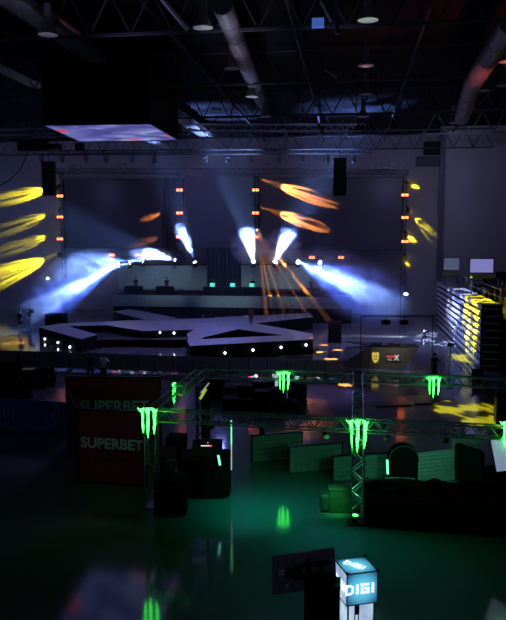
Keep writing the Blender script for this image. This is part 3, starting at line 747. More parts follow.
# stage figure, the orange light put into its clothes' colours
p5 = person((0, 0, 0), 0, 'small figure in orange light standing at the catwalk centre', 'stand', shirt=(.35, .14, .08), pants=(.2, .08, .05), s=.85)
p5.location = G(251, 325, ZC); p5.location.z = ZC+.02
for k, (x, lb, c) in enumerate(((136, 'performer in black behind the far left end of the desk', 1), (167, 'performer in black behind the desk near the second tower', 1), (214, 'performer behind the left cyan laptop', 1), (234, 'performer behind the centre cyan laptop', 1), (253, 'performer behind the right cyan laptop', 1), (311, 'performer in black behind the right end of the desk', 1))):
    q_ = person((0, 0, 0), 0, 'silhouetted '+lb, 'work', s=.95); q_.location = W(x, 290, 73.6); q_.location.z = 2.58-.55
    q_.location.z = 2.58
    # desk
    d = thing('performer_desk', 'black desk of the '+lb, 'desk', (q_.location.x, 72.9, 2.58))
    MB().box((0, 0, .8), (1.9, .6, .06)).build('desk_top', BLKP, d); MB().box((0, -.27, .4), (1.9, .04, .78)).build('front_panel', STAGE, d)
    for s in (-1, 1): MB().box((s*.9, 0, .39), (.05, .55, .77)).build('leg', BLK, d)
    if x in (214, 234, 253):
        l = thing('laptop', 'open laptop glowing cyan on the desk of the '+lb, 'laptop', (q_.location.x, 72.85, 3.41))
        MB().box((0, .05, .015), (.5, .34, .03)).build('keyboard_base', BLKP, l)
        MB().box((0, -.14, .2), (.5, .02, .36)).build('screen_lid', E_CYAN, l)

# ------------------------------------------------------------------ caster desk with two emblems
dk = thing('presenter_desk', 'grey trapezoid presenter desk with a yellow shield and a red and white badge', 'desk', (0, 0, 0))
Yd = G(388, 370).y
def D(x, y): p = W(x, y, Yd); return (p.x, p.z)
MB().plate([D(371, 346), D(419, 348), D(403, 369.5), D(369, 369)], .12, Matrix.Translation((0, Yd, 0))).build('front_panel', mat('desk_grey', (.20, .19, .17), .6), dk)
a = W(371, 346, Yd); b = W(419, 348, Yd); l0 = W(346, 347, Yd+1.5); l1 = W(369, 369, Yd)
bm = MB(); vs = [bm.bm.verts.new(v) for v in (a, W(371, 369, Yd), G(336, 367), l0)]; bm.bm.faces.new(vs)
r = bmesh.ops.extrude_face_region(bm.bm, geom=bm.bm.faces[:]); bmesh.ops.translate(bm.bm, verts=[v for v in r['geom'] if isinstance(v, bmesh.types.BMVert)], vec=(0, .1, 0))
bm.build('wing_panel', mat('desk_grey', (.2, .19, .17), .6), dk)
MB().prism([(a.x, a.y-.1), (b.x, b.y-.1), (b.x-.2, b.y+1.0), (l0.x, l0.y+.4), (l0.x, l0.y)], a.z, a.z+.06).build('desk_top', BLKP, dk)
def shield(cx, cy, s):
    c = W(cx, cy, Yd-.08); M = Matrix.Translation(c)
    MB().plate([(-.30*s, .38*s), (-.2*s, .45*s), (0, .4*s), (.2*s, .45*s), (.30*s, .38*s), (.28*s, -.05*s), (.18*s, -.35*s), (0, -.48*s), (-.18*s, -.35*s), (-.28*s, -.05*s)], .03, M).build('shield_badge', emat('badge_yellow', (1, .75, .12), .55), dk)
    MB().tube(c+Vector((-.1*s, -.02, .12*s)), c+Vector((-.1*s, -.03, .12*s)), .07*s, n=8).tube(c+Vector((.1*s, -.02, .12*s)), c+Vector((.1*s, -.03, .12*s)), .07*s, n=8).box(c+Vector((0, -.025, -.12*s)), (.3*s, .02, .08*s)).build('shield_mark', BLK, dk)
shield(375.5, 357.5, .75)
c = W(393, 357.5, Yd-.08)
MB().box(c, (.95, .02, .55)).build('badge_board', mat('badge_grey', (.12, .12, .13), .6), dk)
MB().box(c+Vector((-.05, -.02, .06)), (.75, .02, .12)).build('badge_red_bar', emat('badge_red', (.9, .08, .1), .5), dk)
M = Matrix.Translation(c+Vector((.22, -.04, .0)))
MB().plate([(-.14, .18), (-.05, .18), (0, .06), (.08, .18), (.17, .18), (.05, .0), (.17, -.18), (.08, -.18), (0, -.06), (-.08, -.18), (-.17, -.18), (-.05, 0)], .02, M).build('badge_cross', emat('badge_white', (.8, .8, .85), .4), dk)
text_mesh('RX', .2, .005, 'badge_text', emat('badge_white', (.8, .8, .85), .4), dk, c+Vector((-.2, -.03, -.14)), (PI/2, 0, 0))
for (x0, x1_) in ((371, 382), (387, 401)):
    p = W((x0+x1_)/2, 344.8, Yd+.4); w = W(x1_, 345, Yd).x-W(x0, 345, Yd).x
    o = MB().box((0, 0, .06), (w, .3, .1), bev=.02).build('mixer_console', BLKP); o.location = (p.x, p.y, a.z+.06); tag(o, 'low black console on the presenter desk, %s one' % ('left' if x0 < 380 else 'right'), 'console')
# lamp goalpost
Ys = Yd-1.0
t = thing('lamp_goalpost', 'thin black goalpost stand with a crossbar above the presenter desk', 'lamp stand', (0, 0, 0))
a = W(361, 316, Ys); b = W(433, 316.5, Ys)
MB().tube(a, b, .035, n=6).build('crossbar', BLK, t)
for v in (a, b):
    MB().tube((v.x, v.y, 0), v, .03, n=6).build('upright', BLK, t); MB().box((v.x, v.y, .02), (.5, .5, .04)).build('base_plate', BLK, t)
for x, w in ((386, 'left'), (404, 'right')):
    v = W(x, 317, Ys); t = thing('par_lamp', '%s round black lamp hanging from the goalpost crossbar' % w, 'lamp', v)
    MB().tube((0, 0, 0), (0, 0, -.25), .03, n=5).build('clamp', BLK, t); MB().lathe((0, 0, -.25), [(.001, .08), (.2, .06), (.3, -.02), (.3, -.2), (.24, -.22), (.001, -.18)], 14).build('housing', BLK, t, True)
    spot(v+Vector((0, -.1, -.5)), W(x, 360, Yd), 80, 55, (1, .93, .8), blend=1, size=.15)
# floor lamp at right sending a streak
fp = G(424, 337); s0 = beam_fixture(fp+Vector((0, 0, .45)), fp+Vector((-4, -.3, .1)), 'floor standing lamp sending a white streak along the floor at right', E_WHITE, .18)
spot(s0+Vector((-.05, 0, 0)), fp+Vector((-3.2, -.1, 0)), 20, 7000, (.8, .88, 1), blend=.6)
o = MB().tube((0, 0, 0), (0, 0, 2.2), .04, n=6).sphere((0, 0, 2.25), .14, (1.6, 1, .6)).build('lamp_head', BLK); 
o.location = W(405, 330, 72); o.location.z = 1.0
t = o; t.name = 'work_lamp'; tag(t, 'small lit work lamp on a pole at the far right wall', 'lamp')
MB().sphere((0, -.1, 2.25), .16, (1.4, .6, .7)).build('bulb', E_WHITE, t)
t.location.z = W(405, 294, 72).z-2.25; t.scale = (1, 1, 1)
MB().tube((0, 0, -t.location.z), (0, 0, .05), .04, n=6).build('pole', BLK, t)
wl2 = W(47.5, 278.5, 79.5); o = MB().sphere((0, 0, 0), .16, n=10).build('work_lamp', E_WHITE); o.location = wl2; tag(o, 'small lit wall lamp below the yellow beams at left', 'lamp')
MB().box((0, .75, 0), (.08, 1.5, .08)).build('bracket', BLK, o)
# tripod
tp = G(450, 366); t = thing('tripod', 'black tripod on the bright floor before the bleacher', 'tripod', tp)
MB().tube((0, 0, .5), (0, 0, 1.35), .03, n=6).build('column', BLK, t)
for k in range(3):
    an = k*2*PI/3+.4; MB().tube((.42*math.cos(an), .42*math.sin(an), 0), (0, 0, .8), .022, n=6).build('leg', BLK, t)
MB().box((0, 0, 1.42), (.4, .28, .2), bev=.02).build('camera_head', BLK, t)
p6 = person((0, 0, 0), YAW+.4, 'dark clothed person behind the rear truss, right of the desk', 'work', s=.93); p6.location = G(434, 381)
case(473, 483, 370, 381, G(478, 383).y, 'small black case on the floor at the near end of the bleacher', z=0)
case(496, 512, 397, 423, G(503, 424).y, 'black box at the right picture edge above the front truss', z=0)
# floor strips
for (xa, ya, xb, yb_, w) in ((375, 407, 411, 405.5, 'left'), (414, 404, 440, 404.5, 'right')):
    a = G(xa, ya); b = G(xb, yb_); o = MB().box((0, 0, .03), ((b-a).length, .28, .06), bev=.02).build('cable_ramp', BLKP); o.location = (a+b)/2; o.rotation_euler = (0, 0, math.atan2((b-a).y, (b-a).x)); tag(o, '%s flat black cable ramp lying on the floor between the trusses' % w, 'cable ramp')

# ------------------------------------------------------------------ bleachers at right
bl = thing('folding_bleacher', 'folded bleacher with long pale boards lit yellow and blue at right', 'bleacher', (8.3, 47.5, 0))
Yn, Yf = 0, 24.0; Zt = 4.15; nb = 9
boardm = mat('bleacher_board', (.5, .5, .52), .45, var=.1, scale=2)
MB().box((.75, 12, Zt/2), (1.1, 24, Zt-.05)).build('core', BLKF, bl)
for i in range(nb):
    z = Zt-(i+.5)*Zt/nb
    MB().box((.14-.0*i, 12, z+.06), (.14, 24, .21), bev=.01).build('board', boardm, bl)
MB().box((.68, 12, Zt), (1.28, 24, .08)).build('top_deck', mat('bleacher_deck', (.2, .2, .2), .5), bl)
e = MB()
for i in range(nb): e.box((.7, -.08, Zt-(i+.5)*Zt/nb), (1.15, .09, .16))
e.box((.1, -.05, Zt/2), (.1, .1, Zt)).box((1.3, -.05, Zt/2), (.1, .1, Zt)); e.build('end_frame', BLK, bl)
for i in range(nb): MB().box((.7, -.14, Zt-(i+.5)*Zt/nb), (1.0, .04, .09)).build('end_slat', boardm, bl)
rl = MB()
for i in range(13): rl.tube((1.25, i*2, Zt), (1.25, i*2, Zt+1.0), .03, n=5)
rl.tube((1.25, 0, Zt+1.0), (1.25, 24, Zt+1.0), .03, n=5).tube((1.25, 0, Zt+.5), (1.25, 24, Zt+.5), .025, n=5).build('guard_rail', BLK, bl)
vb = MB()
for i in range(25): vb.box((.06, i, 1.2), (.03, .04, 1.6))
vb.build('lower_slats', BLK, bl)
# second bleacher bank
b2 = thing('bleacher_bank', 'second bleacher bank of shelves lit yellow at the right picture edge', 'bleacher', (9.9, 47.5, 0))
MB().box((3.0, .5, 2.35), (5.6, .06, 4.7)).build('back_panel', BLKF, b2)
for i in range(9):
    MB().box((3.0, .1, .25+i*.52), (5.8, .9, .12)).build('shelf_board', YEL if i % 2 == 0 else boardm, b2)  # yellow light is put into the colour of every other board
e = MB()
for s in range(5): e.box((.15+s*1.4, -.3, 2.35), (.1, .1, 4.7))
e.build('upright', BLK, b2)
tiers = thing('upper_seating', 'dark rising tiers of seating behind the small screens at right', 'bleacher', (10, 58, 0))
for i in range(8):
    MB().box((1.2+i*1.1, 0, (4.3+i*.55)/2), (1.12, 17, 4.3+i*.55)).build('tier', BLKF, tiers)
chair = None
seat_n = 0
for i in range(3):
    for j in range(6):
        if chair is None:
            t = thing('tier_chair', 'x', 'chair')
            MB().box((0, 0, .44), (.44, .46, .05), bev=.01).build('seat', mat('chair_grey', (.22, .22, .25), .5), t)
            MB().box((.22, 0, .72), (.04, .46, .4), bev=.01).build('backrest', mat('chair_grey', (.22, .22, .25), .5), t)
            for sx in (-1, 1):
                for sy in (-1, 1): MB().tube((sx*.19, sy*.2, 0), (sx*.19, sy*.2, .43), .015, n=5).build('leg', BLK, t)
            chair = t
        else: t = copy_tree(chair)
        t.location = (11.2+i*1.1, 50.5+j*1.5, 4.3+i*.55); t['label'] = 'small grey chair standing on the tiers behind the bleacher'; t['group'] = 'chairs on the upper tiers'
def small_screen(x0, x1, y0, y1, Y, label, m, zfoot):
    a = W(x0, y0, Y); b = W(x1, y1, Y); w = b.x-a.x; h = a.z-b.z
    t = thing('display_screen', label, 'screen', ((a.x+b.x)/2, Y, b.z))
    MB().box((0, .06, h/2), (w+.16, .1, h+.16), bev=.02).build('casing', BLKP, t)
    MB().box((0, 0, h/2), (w, .03, h)).build('screen_face', m, t)
    g = MB().box((-w*.28, -.03, -h*.3), (w*.42, .05, h*.26)); g.build('yellow_strip', YEL, t)
    MB().box((w*.3, -.03, -h*.34), (w*.36, .05, h*.26)).build('yellow_strip', YEL, t)
    s = MB()
    for sx in (-.4, .4): s.box((sx*w, .08, -(b.z-zfoot)/2), (.07, .07, b.z-zfoot))
    s.box((0, .08, -.6), (w*.8, .05, .05)); s.build('stand', BLK, t)
scm = mat('lavender_screen', (.1, .1, .15), .3, emit=(.34, .34, .85), estr=.55, var=0)
small_screen(444, 459, 258, 270, 68, 'dimmer small screen standing on the far end of the bleacher', mat('dim_screen', (.1, .1, .12), .3, emit=(.2, .24, .45), estr=.35, var=0), 4.2)
small_screen(470.5, 493, 259, 272.5, 56, 'bright lavender screen with yellow strips on the bleacher', scm, 4.2)
for (x, y, Y, w, h, lab, mm) in ((498, 288, 50, .6, .5, 'orange lit crate on the shelves at the right edge', mat('orange_crate', (.6, .15, .08), .5)), (502, 268, 51, .5, .3, 'yellow crate at the top of the right hand shelves', YEL)):
    o = MB().box((0, 0, h/2), (w, .4, h), bev=.03).build('crate', mm); o.location = W(x, y, Y); o.location.z = 4.70 if Y < 52 else 4.7; o.location.y = 47.6; tag(o, lab, 'crate')
# wall balcony box upper right
bb = thing('wall_balcony', 'dark recessed box high on the back wall left of the pier', 'balcony', (0, 0, 0))
a = W(416, 166, 80.3); b = W(442, 141, 80.3)
MB().box(((a.x+b.x)/2, 80.5, a.z+.5), (b.x-a.x, 1.0, 1.0)).build('parapet', mat('balcony_grey', (.12, .11, .15), .8), bb)
MB().box(((a.x+b.x)/2+.4, 80.7, (a.z+b.z)/2+.6), (b.x-a.x-.8, .6, b.z-a.z-1.2)).build('dark_cabinet', BLKF, bb)
# hanging cable left + dark cluster
t = MB(); pts = [W(28, 142+0, 60), W(27, 155, 60), W(20, 170, 60), W(10, 180, 60), W(-3, 187, 60)]
p0 = pts[0]
for a, b in zip(pts, pts[1:]): t.tube(a-p0, b-p0, .05, n=6)
t.tube(Vector((0, 0, 0)), Vector((0, 0, CZ-p0.z)), .05, n=6)
o = t.build('hanging_cable', BLK); o.location = p0; tag(o, 'thick black cable drooping across the upper left wall', 'cable')
o = MB().box((0, 0, 0), (2.6, .9, .9), bev=.1).box((1.9, 0, -.1), (1.2, .7, .5)).box((4.2, 0, -.15), (.7, .5, .6)).tube((0, 0, .3), (0, 0, CZ-.04-W(33, 146, 60).z), .04).build('rigging_motor', BLK); o.location = W(33, 146, 60); tag(o, 'bulky black hoist hanging behind the left truss', 'hoist')

# ------------------------------------------------------------------ left seating
def armchair(m=BLKF):
    t = thing('lounge_chair', 'x', 'chair')
    MB().box((0, 0, .25), (.95, .85, .36), bev=.06).build('seat', m, t)
    MB().box((0, .36, .62), (.95, .2, .6), bev=.07).build('backrest', m, t)
    for s in (-1, 1): MB().box((s*.42, 0, .45), (.16, .8, .3), bev=.05).build('armrest', m, t)
    for sx in (-1, 1):
        for sy in (-1, 1): MB().box((sx*.38, sy*.33, .035), (.06, .06, .07)).build('leg', BLK, t)
    return t
ac = armchair(); first = True
LC = [(5, 383), (17, 384), (28, 384), (40, 383), (-4, 396), (9, 397), (22, 396), (-2, 375), (12, 373), (47, 380)]
for k, (x, y) in enumerate(LC):
    t = ac if first else copy_tree(ac); first = False
    t.location = G(x, y+4); t.rotation_euler = (0, 0, .3+.2*math.sin(k*3)); t['label'] = 'black lounge chair in the dim group at far left behind the blue barrier'; t['group'] = 'lounge chairs at far left'
yo = G(44, 395)
case(67, 76, 384, 399, G(70, 400).y, 'black case standing beside the rear red banner', z=0)
# ------------------------------------------------------------------ cases in the middle
MID = [(205, 222, 379, 398, 'left end, tallest'), (224, 234, 388, 401, 'beside the tall left one'), (236, 252, 386, 405, 'second pair, left'), (252, 273, 382, 402, 'under the red light'), (254, 268, 392, 409, 'in front of the centre'), (270, 284, 390, 410, 'left of the claw sign foot'), (288, 306, 384, 402, 'right end, by the lilac floor'), (240, 251, 400, 411, 'front row, small left'), (222, 238, 399, 410, 'front row, leftmost'), (285, 297, 402, 411, 'front row, rightmost')]
for k, (x0, x1_, y0, y1_, w) in enumerate(MID):
    p = G((x0+x1_)/2, y1_); case(x0, x1_, y0, y1_, p.y, 'black flight case between the trusses: '+w, z=0, depth=.9)
for k, (x, y, Y_, w, h, lab, mm) in enumerate(((275, 384, 0, .32, .75, 'tall narrow white panel standing beside the claw sign', WHITE),)):
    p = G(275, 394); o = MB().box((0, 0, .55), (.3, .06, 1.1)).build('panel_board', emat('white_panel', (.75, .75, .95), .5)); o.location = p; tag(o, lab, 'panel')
for (x, y, lab) in ((279, 399, 'white sheet on the case by the claw sign'), (253, 404, 'pinkish sheet on the front cases'), (230, 393, 'grey lilac sheet on the left cases')):
    pass
lamp_p = W(256, 376, 37.5); lamp_p.z = max(lamp_p.z, .3)
o = MB().sphere((0, 0, 0), .09).tube((0, 0, -lamp_p.z), (0, 0, 0), .02, n=5).build('signal_lamp', emat('lilac_lamp', (.5, .45, 1), 5)); o.location = lamp_p; tag(o, 'small white lilac lamp on a thin post behind the black cases', 'lamp')
point(lamp_p+Vector((.2, -.3, .1)), 14, (.5, .35, 1), .08)
# yellow stripe label
yl = thing('striped_board', 'slanted board with yellow and white stripe behind the left truss', 'board', (0, 0, 0))
a = W(200, 399, 26.5); b = W(210, 375, 26.5)
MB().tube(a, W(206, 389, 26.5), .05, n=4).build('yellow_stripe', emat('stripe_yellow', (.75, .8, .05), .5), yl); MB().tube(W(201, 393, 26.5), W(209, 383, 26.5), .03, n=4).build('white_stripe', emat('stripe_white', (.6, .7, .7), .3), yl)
MB().box(((a.x+b.x)/2, 26.6, (a.z+.0)/2), (.34, .05, a.z+1.0)).build('board', BLKF, yl)
# ------------------------------------------------------------------ racing rigs (dark mass left centre)
def rounded(cx, cy, w, d, h, rz, n=28):
    pts = []
    for i in range(n):
        a = 2*PI*i/n; r = 4.0
        x = math.copysign(abs(math.cos(a))**(2/r), math.cos(a))*w/2; y = math.copysign(abs(math.sin(a))**(2/r), math.sin(a))*d/2
        pts.append((x, y))
    return pts
c1 = G(166, 522); c2 = G(203, 506)
for (c, w, d, h, lab) in ((G(171, 512), 1.0, .9, 1.15, 'black rounded counter nearest the left truss post'), (G(207, 492), 1.6, 1.3, 1.3, 'larger black rounded counter under the slanted control panel')):
    t = thing('round_counter', lab, 'counter', (c.x, c.y, 0), .1)
    MB().prism(rounded(0, 0, w, d, h, 0), 0, h-.06).build('drape', BLKF, t); MB().prism([(x*1.04, y*1.04) for x, y in rounded(0, 0, w, d, h, 0)], h-.06, h).build('counter_top', BLKF, t)
# gear on counters
def gear(c, z, rz, lab):
    t = thing('racing_cockpit', lab, 'game rig', (c.x, c.y, z), rz)
    MB().box((0, .3, .45), (.5, .12, .8), bev=.05).build('seat_back', BLKP, t); MB().box((0, 0, .12), (.5, .55, .14), bev=.05).build('seat', BLKP, t)
    bm = MB(); n = 16
    for i in range(n):
        a0, a1 = 2*PI*i/n, 2*PI*(i+1)/n
        bm.tube((.17*math.cos(a0), -.38, .45+.17*math.sin(a0)), (.17*math.cos(a1), -.38, .45+.17*math.sin(a1)), .018, n=6)
    bm.tube((-.17, -.38, .45), (.17, -.38, .45), .014, n=5).build('steering_wheel', ALUD, t)
    MB().tube((0, -.38, .45), (0, -.6, .3), .03, n=6).box((0, -.6, .15), (.35, .1, .3)).build('wheel_stand', BLK, t)
    return t
gear(G(170, 511), 1.15, .4, 'dark racing cockpit with a small wheel on the counter near the left post')
def tilt_panel(px, py, Y, w, h, rx, rz, lab):
    t = thing('control_panel', lab, 'console', W(px, py, Y)); t.rotation_euler = (rx, 0, rz)
    MB().box((0, 0, 0), (w, h, .05), bev=.01).build('casing', mat('dark_slate', (.02, .03, .03), .4), t)
    MB().box((-.05, .02, .03), (w*.3, .03, .02)).build('white_light', emat('tiny_white', (.9, .7, .7), 1.2), t)
    MB().box((.13, .02, .03), (.035, .035, .02)).build('red_light', E_REDL, t); MB().box((.02, .18, .03), (.03, .03, .02)).build('red_light', emat('tiny_pink', (.9, .4, .4), 1), t)
    e = MB()
    e.box((0, -h/2, .02), (w, .025, .04)).box((w/2, 0, .02), (.025, h, .04)).build('rim', ALUD, t)
    MB().box((0, 0, -.35), (.1, .1, .65)).build('support', BLK, t)
tilt_panel(207, 447, 21.9, .95, .8, .35, .15, 'dark slanted control panel with tiny red and white lights')
case(166, 183, 437, 452, 24.5, 'dark crate with green lit lid behind the racing cockpit', z=0, depth=.6)
# ------------------------------------------------------------------ grey partitions
def partition(x0, x1_, ytop0, ytop1, ybot0, ybot1, lab, m, ribs=6, H=None, name='partition_panel'):
    a = G(x0, ybot0); b = G(x1_, ybot1); L = (b-a).length; rz = math.atan2((b-a).y, (b-a).x)
    H = H or (W(x0, ytop0, a.y).z)
    t = thing(name, lab, 'partition', (a+b)/2, rz)
    MB().box((0, .05, H/2), (L, .06, H)).build('panel', m, t)
    e = MB()
    for i in range(ribs): e.box((0, 0, H*(i+.5)/ribs), (L*.98, .05, H/ribs*.55), bev=.01)
    e.build('ribs', m, t)
    MB().box((0, .05, H+.02), (L+.05, .12, .05)).box((-L/2, .05, H/2), (.06, .12, H)).box((L/2, .05, H/2), (.06, .12, H)).build('frame', BLK if ribs < 7 else m, t)
    MB().box((-L*.35, .25, .03), (.06, .5, .06)).box((L*.35, .25, .03), (.06, .5, .06)).build('foot', BLK, t)
    return t
partition(252, 302, 436, 434, 462, 458, 'grey low partition nearest the vertical light tube', GREYP, 6)
partition(289, 342, 447, 442, 473, 469, 'grey low partition in the middle left of the truss post', GREYP, 6)
partition(333, 352, 457, 455, 482, 480, 'grey partition directly left of the middle truss post, lit green', GREYP, 6)
partition(364, 387, 455, 454, 479, 477, 'grey partition directly right of the middle truss post', GREYP, 3)
partition(416, 463, 455, 450, 485, 479, 'ribbed grey partition in the centre right, lit pale green', mat('ribbed_grey', (.55, .58, .57), .5), 8)
partition(452, 479, 438.5, 438.5, 466, 464, 'ribbed green lit partition behind, near the white screen', mat('ribbed_grey', (.55, .58, .57), .5), 8)
# low seats with green glow
for (x, y, w, lab) in ((324, 510, .28, 'small low stool left of the green lit box'),):
    t = thing('low_bench', lab, 'bench', G(x, y), .12)
    MB().box((0, 0, .3), (w, .5, .5), bev=.05).build('seat', mat('bench_dark', (.06, .07, .07), .5), t); MB().box((0, 0, .03), (w*.9, .4, .06)).build('plinth', BLK, t)
cb_ = G(340, 514)
t = thing('storage_box', 'dark box lit bright green directly left of the middle truss post', 'box', cb_, .12)
MB().box((0, .25, .38), (.66, .5, .72), bev=.03).build('body', mat('bench_dark', (.2, .24, .22), .45), t)
MB().box((0, .25, .77), (.7, .54, .06), bev=.01).build('lid', mat('bench_dark', (.2, .24, .22), .45), t)
spot(cb_+Vector((-.35, -.9, 2.0)), cb_+Vector((-.15, 0, .45)), 34, 220, (.05, 1, .15), blend=1)  # added green spot without a fixture, brightens the box
# arch
ar = thing('arch_backdrop', 'black rounded arch backdrop beside the ribbed partition', 'arch', G(402.5, 485), .05)
pts = [(-.48, 0), (-.48, .9)]+[(.5*math.cos(a), .95+.5*math.sin(a)) for a in [PI*(1-i/12) for i in range(13)]]+[(.48, .9), (.48, 0)]
MB().plate(pts, .5, Matrix.Identity(4)).build('arch_body', BLKF, ar)
ed = MB()
for i in range(14):
    a0 = PI*(1-i/14); a1 = PI*(1-(i+1)/14); ed.tube((.5*math.cos(a0), -.26, .95+.5*math.sin(a0)), (.5*math.cos(a1), -.26, .95+.5*math.sin(a1)), .012, n=5)
ed.build('edge_piping', mat('piping_green', (.15, .2, .17), .5), ar)
# pale counter in front of the arch
a = G(385, 478, .5); b = G(415, 479.5, .5)
o = MB().box((0, 0, .25), ((b-a).length, .3, .5)).build('ledge', mat('ledge_grey', (.4, .44, .42), .5)); o.location = ((a+b)/2).x, ((a+b)/2).y, 0; tag(o, 'pale grey ledge in front of the black arch', 'ledge')
a = G(418, 492, .5); t = thing('low_table', 'low pale green lit table at the foot of the ribbed partition', 'table', (G(441, 500).x, G(441, 499).y, 0), .1)
MB().box((0, 0, .5), (1.35, .5, .06), bev=.01).build('table_top', mat('ledge_grey', (.4, .44, .42), .5), t)
for sx in (-1, 1):
    for sy in (-1, 1): MB().box((sx*.62, sy*.2, .235), (.06, .06, .47)).build('leg', BLK, t)
# dark chairs near right
t = armchair(); t.location = G(478, 490); t.rotation_euler = (0, 0, 2.2); t['label'] = 'dark armchair before the green lit gap at right'
t.scale = (1.25, 1.25, 1.7)
t = copy_tree(t); t.location = G(500, 494); t['label'] = 'dark armchair below the tilted white screen'; t.rotation_euler = (0, 0, 3.4); t.scale = (1.2, 1.2, 1.2)
# white tilted screen at right edge
t = thing('tilted_display', 'white tilted display in black frame cut by the right picture edge', 'screen', W(497, 474, 20.6)); t.rotation_euler = (-.25, -.32, -.5)
MB().box((.32, 0, .5), (.72, .05, 1.0), bev=.02).build('casing', BLKP, t)
MB().box((.32, -.03, .5), (.6, .02, .88)).build('screen_face', mat('pale_screen', (.6, .65, .75), .4, emit=(.4, .5, .75), estr=.45, var=.02), t)
MB().box((.32, .1, -.45), (.08, .08, 1.2)).build('stand', BLK, t)
# big black draped platform at right
a = G(366, 532); b = G(640, 560)
pf = thing('draped_platform', 'big black draped platform filling the right side below the partitions', 'platform', (0, 0, 0))
t0 = [G(364, 509), G(400, 506), G(430, 510), G(620, 521), G(640, 546), G(365, 527)]
bm = MB().prism([(v.x, v.y) for v in t0], 0, .92); bm.build('drape', BLKF, pf)
g = MB()
for i in range(30):
    q_ = G(370+i*4.5, 513+i*.04+random.random()*9, 0); g.box((q_.x, q_.y, .95+.04*random.random()), (.25+.2*random.random(), .25, .1+.1*random.random()), rz=random.random())
g.build('folded_cloth', BLKF, pf)

# ------------------------------------------------------------------ foreground: TV back, black box, light cubes
def cube_mat(seed):
    m = bpy.data.materials.new('lightbox_blue'); m.use_nodes = True; nt = m.node_tree; b = nt.nodes['Principled BSDF']
    tc = nt.nodes.new('ShaderNodeTexCoord'); ln = nt.nodes.new('ShaderNodeVectorMath'); ln.operation = 'LENGTH'
    nt.links.new(tc.outputs['Object'], ln.inputs[0])
    r = nt.nodes.new('ShaderNodeValToRGB'); r.color_ramp.elements[0].position = .33; r.color_ramp.elements[0].color = (.12, .55, .8, 1)
    r.color_ramp.elements[1].position = .52; r.color_ramp.elements[1].color = (.012, .10, .20, 1)
    nt.links.new(ln.outputs['Value'], r.inputs['Fac']); nt.links.new(r.outputs['Color'], b.inputs['Emission Color'])
    b.inputs['Emission Strength'].default_value = 1.15; b.inputs['Base Color'].default_value = (.05, .2, .3, 1); b.inputs['Roughness'].default_value = .4
    return m
S = .66
rzc = .38
fc = W(362.2, 588.5, 14.15)
ctr = fc+Vector((-math.sin(rzc), math.cos(rzc), 0))*S/2
cub = thing('lightbox_cube', 'glowing blue cube with white lettering at the bottom', 'light box', ctr, rzc)
MB().box((0, 0, 0), (S, S, S)).build('lit_faces', cube_mat(1), cub)
f = MB(); h = S/2
for sx in (-1, 1):
    for sy in (-1, 1):
        f.box((sx*h, sy*h, 0), (.022, .022, S+.02)); f.box((sx*h, 0, sy*h), (.022, S+.02, .022)); f.box((0, sx*h, sy*h), (S+.02, .022, .022))
f.build('frame', mat('cube_frame', (.35, .38, .42), .4), cub)
kb = MB()
for sx in (-1, 1):
    for sy in (-1, 1): kb.sphere((sx*h, sy*h, h+.02), .035)
kb.build('corner_knob', BLK, cub)
LW = emat('lit_white_letters', (.85, .95, 1), 1.1)
def digi(parent, loc, rot, s=1.0):
    # DIGI in broad strokes built as plates
    z = bpy.data.objects.new('lettering_group', None)
    bm = MB(); I = Matrix.Identity(4)
    hh = .085*s; w = .11*s; st_ = .035*s; x = -.30*s
    def R_(x0, z0, x1_, z1): bm.box(((x0+x1_)/2, 0, (z0+z1)/2), (abs(x1_-x0), .012, abs(z1-z0)))
    # D
    R_(x, -hh, x+st_, hh); R_(x, hh-st_, x+w, hh); R_(x, -hh, x+w, -hh+st_); R_(x+w, -hh+st_*.6, x+w+st_, hh-st_*.6); x += w+st_+.045*s
    R_(x, -hh, x+st_*1.2, hh); x += st_*1.2+.045*s
    R_(x, -hh, x+st_, hh); R_(x, hh-st_, x+w+st_, hh); R_(x, -hh, x+w+st_, -hh+st_); R_(x+w, -hh, x+w+st_, 0); R_(x+w*.5, -st_*.5, x+w+st_, st_*.5); x += w+st_+.045*s
    R_(x, -hh, x+st_*1.2, hh)
    o = bm.build('lettering', LW, parent); o.location = loc; o.rotation_euler = rot; bpy.data.objects.remove(z); return o
digi(cub, (0, -h-.012, .0), (0, 0, 0), 1.22)
digi(cub, (0, 0, h+.012), (-PI/2, 0, -0.9), .9)
digi(cub, (-h-.012, 0, 0), (0, 0, -PI/2), 1.1)
pz = ctr.z-h
ped = thing('lightbox_pedestal', 'pale glowing pedestal under the blue cube', 'light box', (ctr.x, ctr.y, 0), rzc)
def ped_mat():
    m = bpy.data.materials.new('pale_lightbox'); m.use_nodes = True; nt = m.node_tree; b = nt.nodes['Principled BSDF']
    nz = nt.nodes.new('ShaderNodeTexNoise'); nz.inputs['Scale'].default_value = 2.5; nz.inputs['Detail'].default_value = 3
    tc = nt.nodes.new('ShaderNodeTexCoord'); nt.links.new(tc.outputs['Object'], nz.inputs['Vector'])
    r = nt.nodes.new('ShaderNodeValToRGB'); r.color_ramp.elements[0].position = .35; r.color_ramp.elements[0].color = (.25, .35, .6, 1); r.color_ramp.elements[1].position = .65; r.color_ramp.elements[1].color = (.6, .8, .95, 1)
    nt.links.new(nz.outputs['Fac'], r.inputs['Fac']); nt.links.new(r.outputs['Color'], b.inputs['Emission Color']); b.inputs['Emission Strength'].default_value = .9
    return m
MB().box((-h-.004, 0, 0), (.008, S-.03, S-.03)).build('side_face', ped_mat(), cub)
MB().box((0, .0, pz/2-.02), (.56, .56, pz-.06)).build('lit_faces', ped_mat(), ped)
fp_ = MB()
for sx in (-1, 1):
    for sy in (-1, 1): fp_.box((sx*.28, sy*.28, pz/2-.01), (.03, .03, pz-.03))
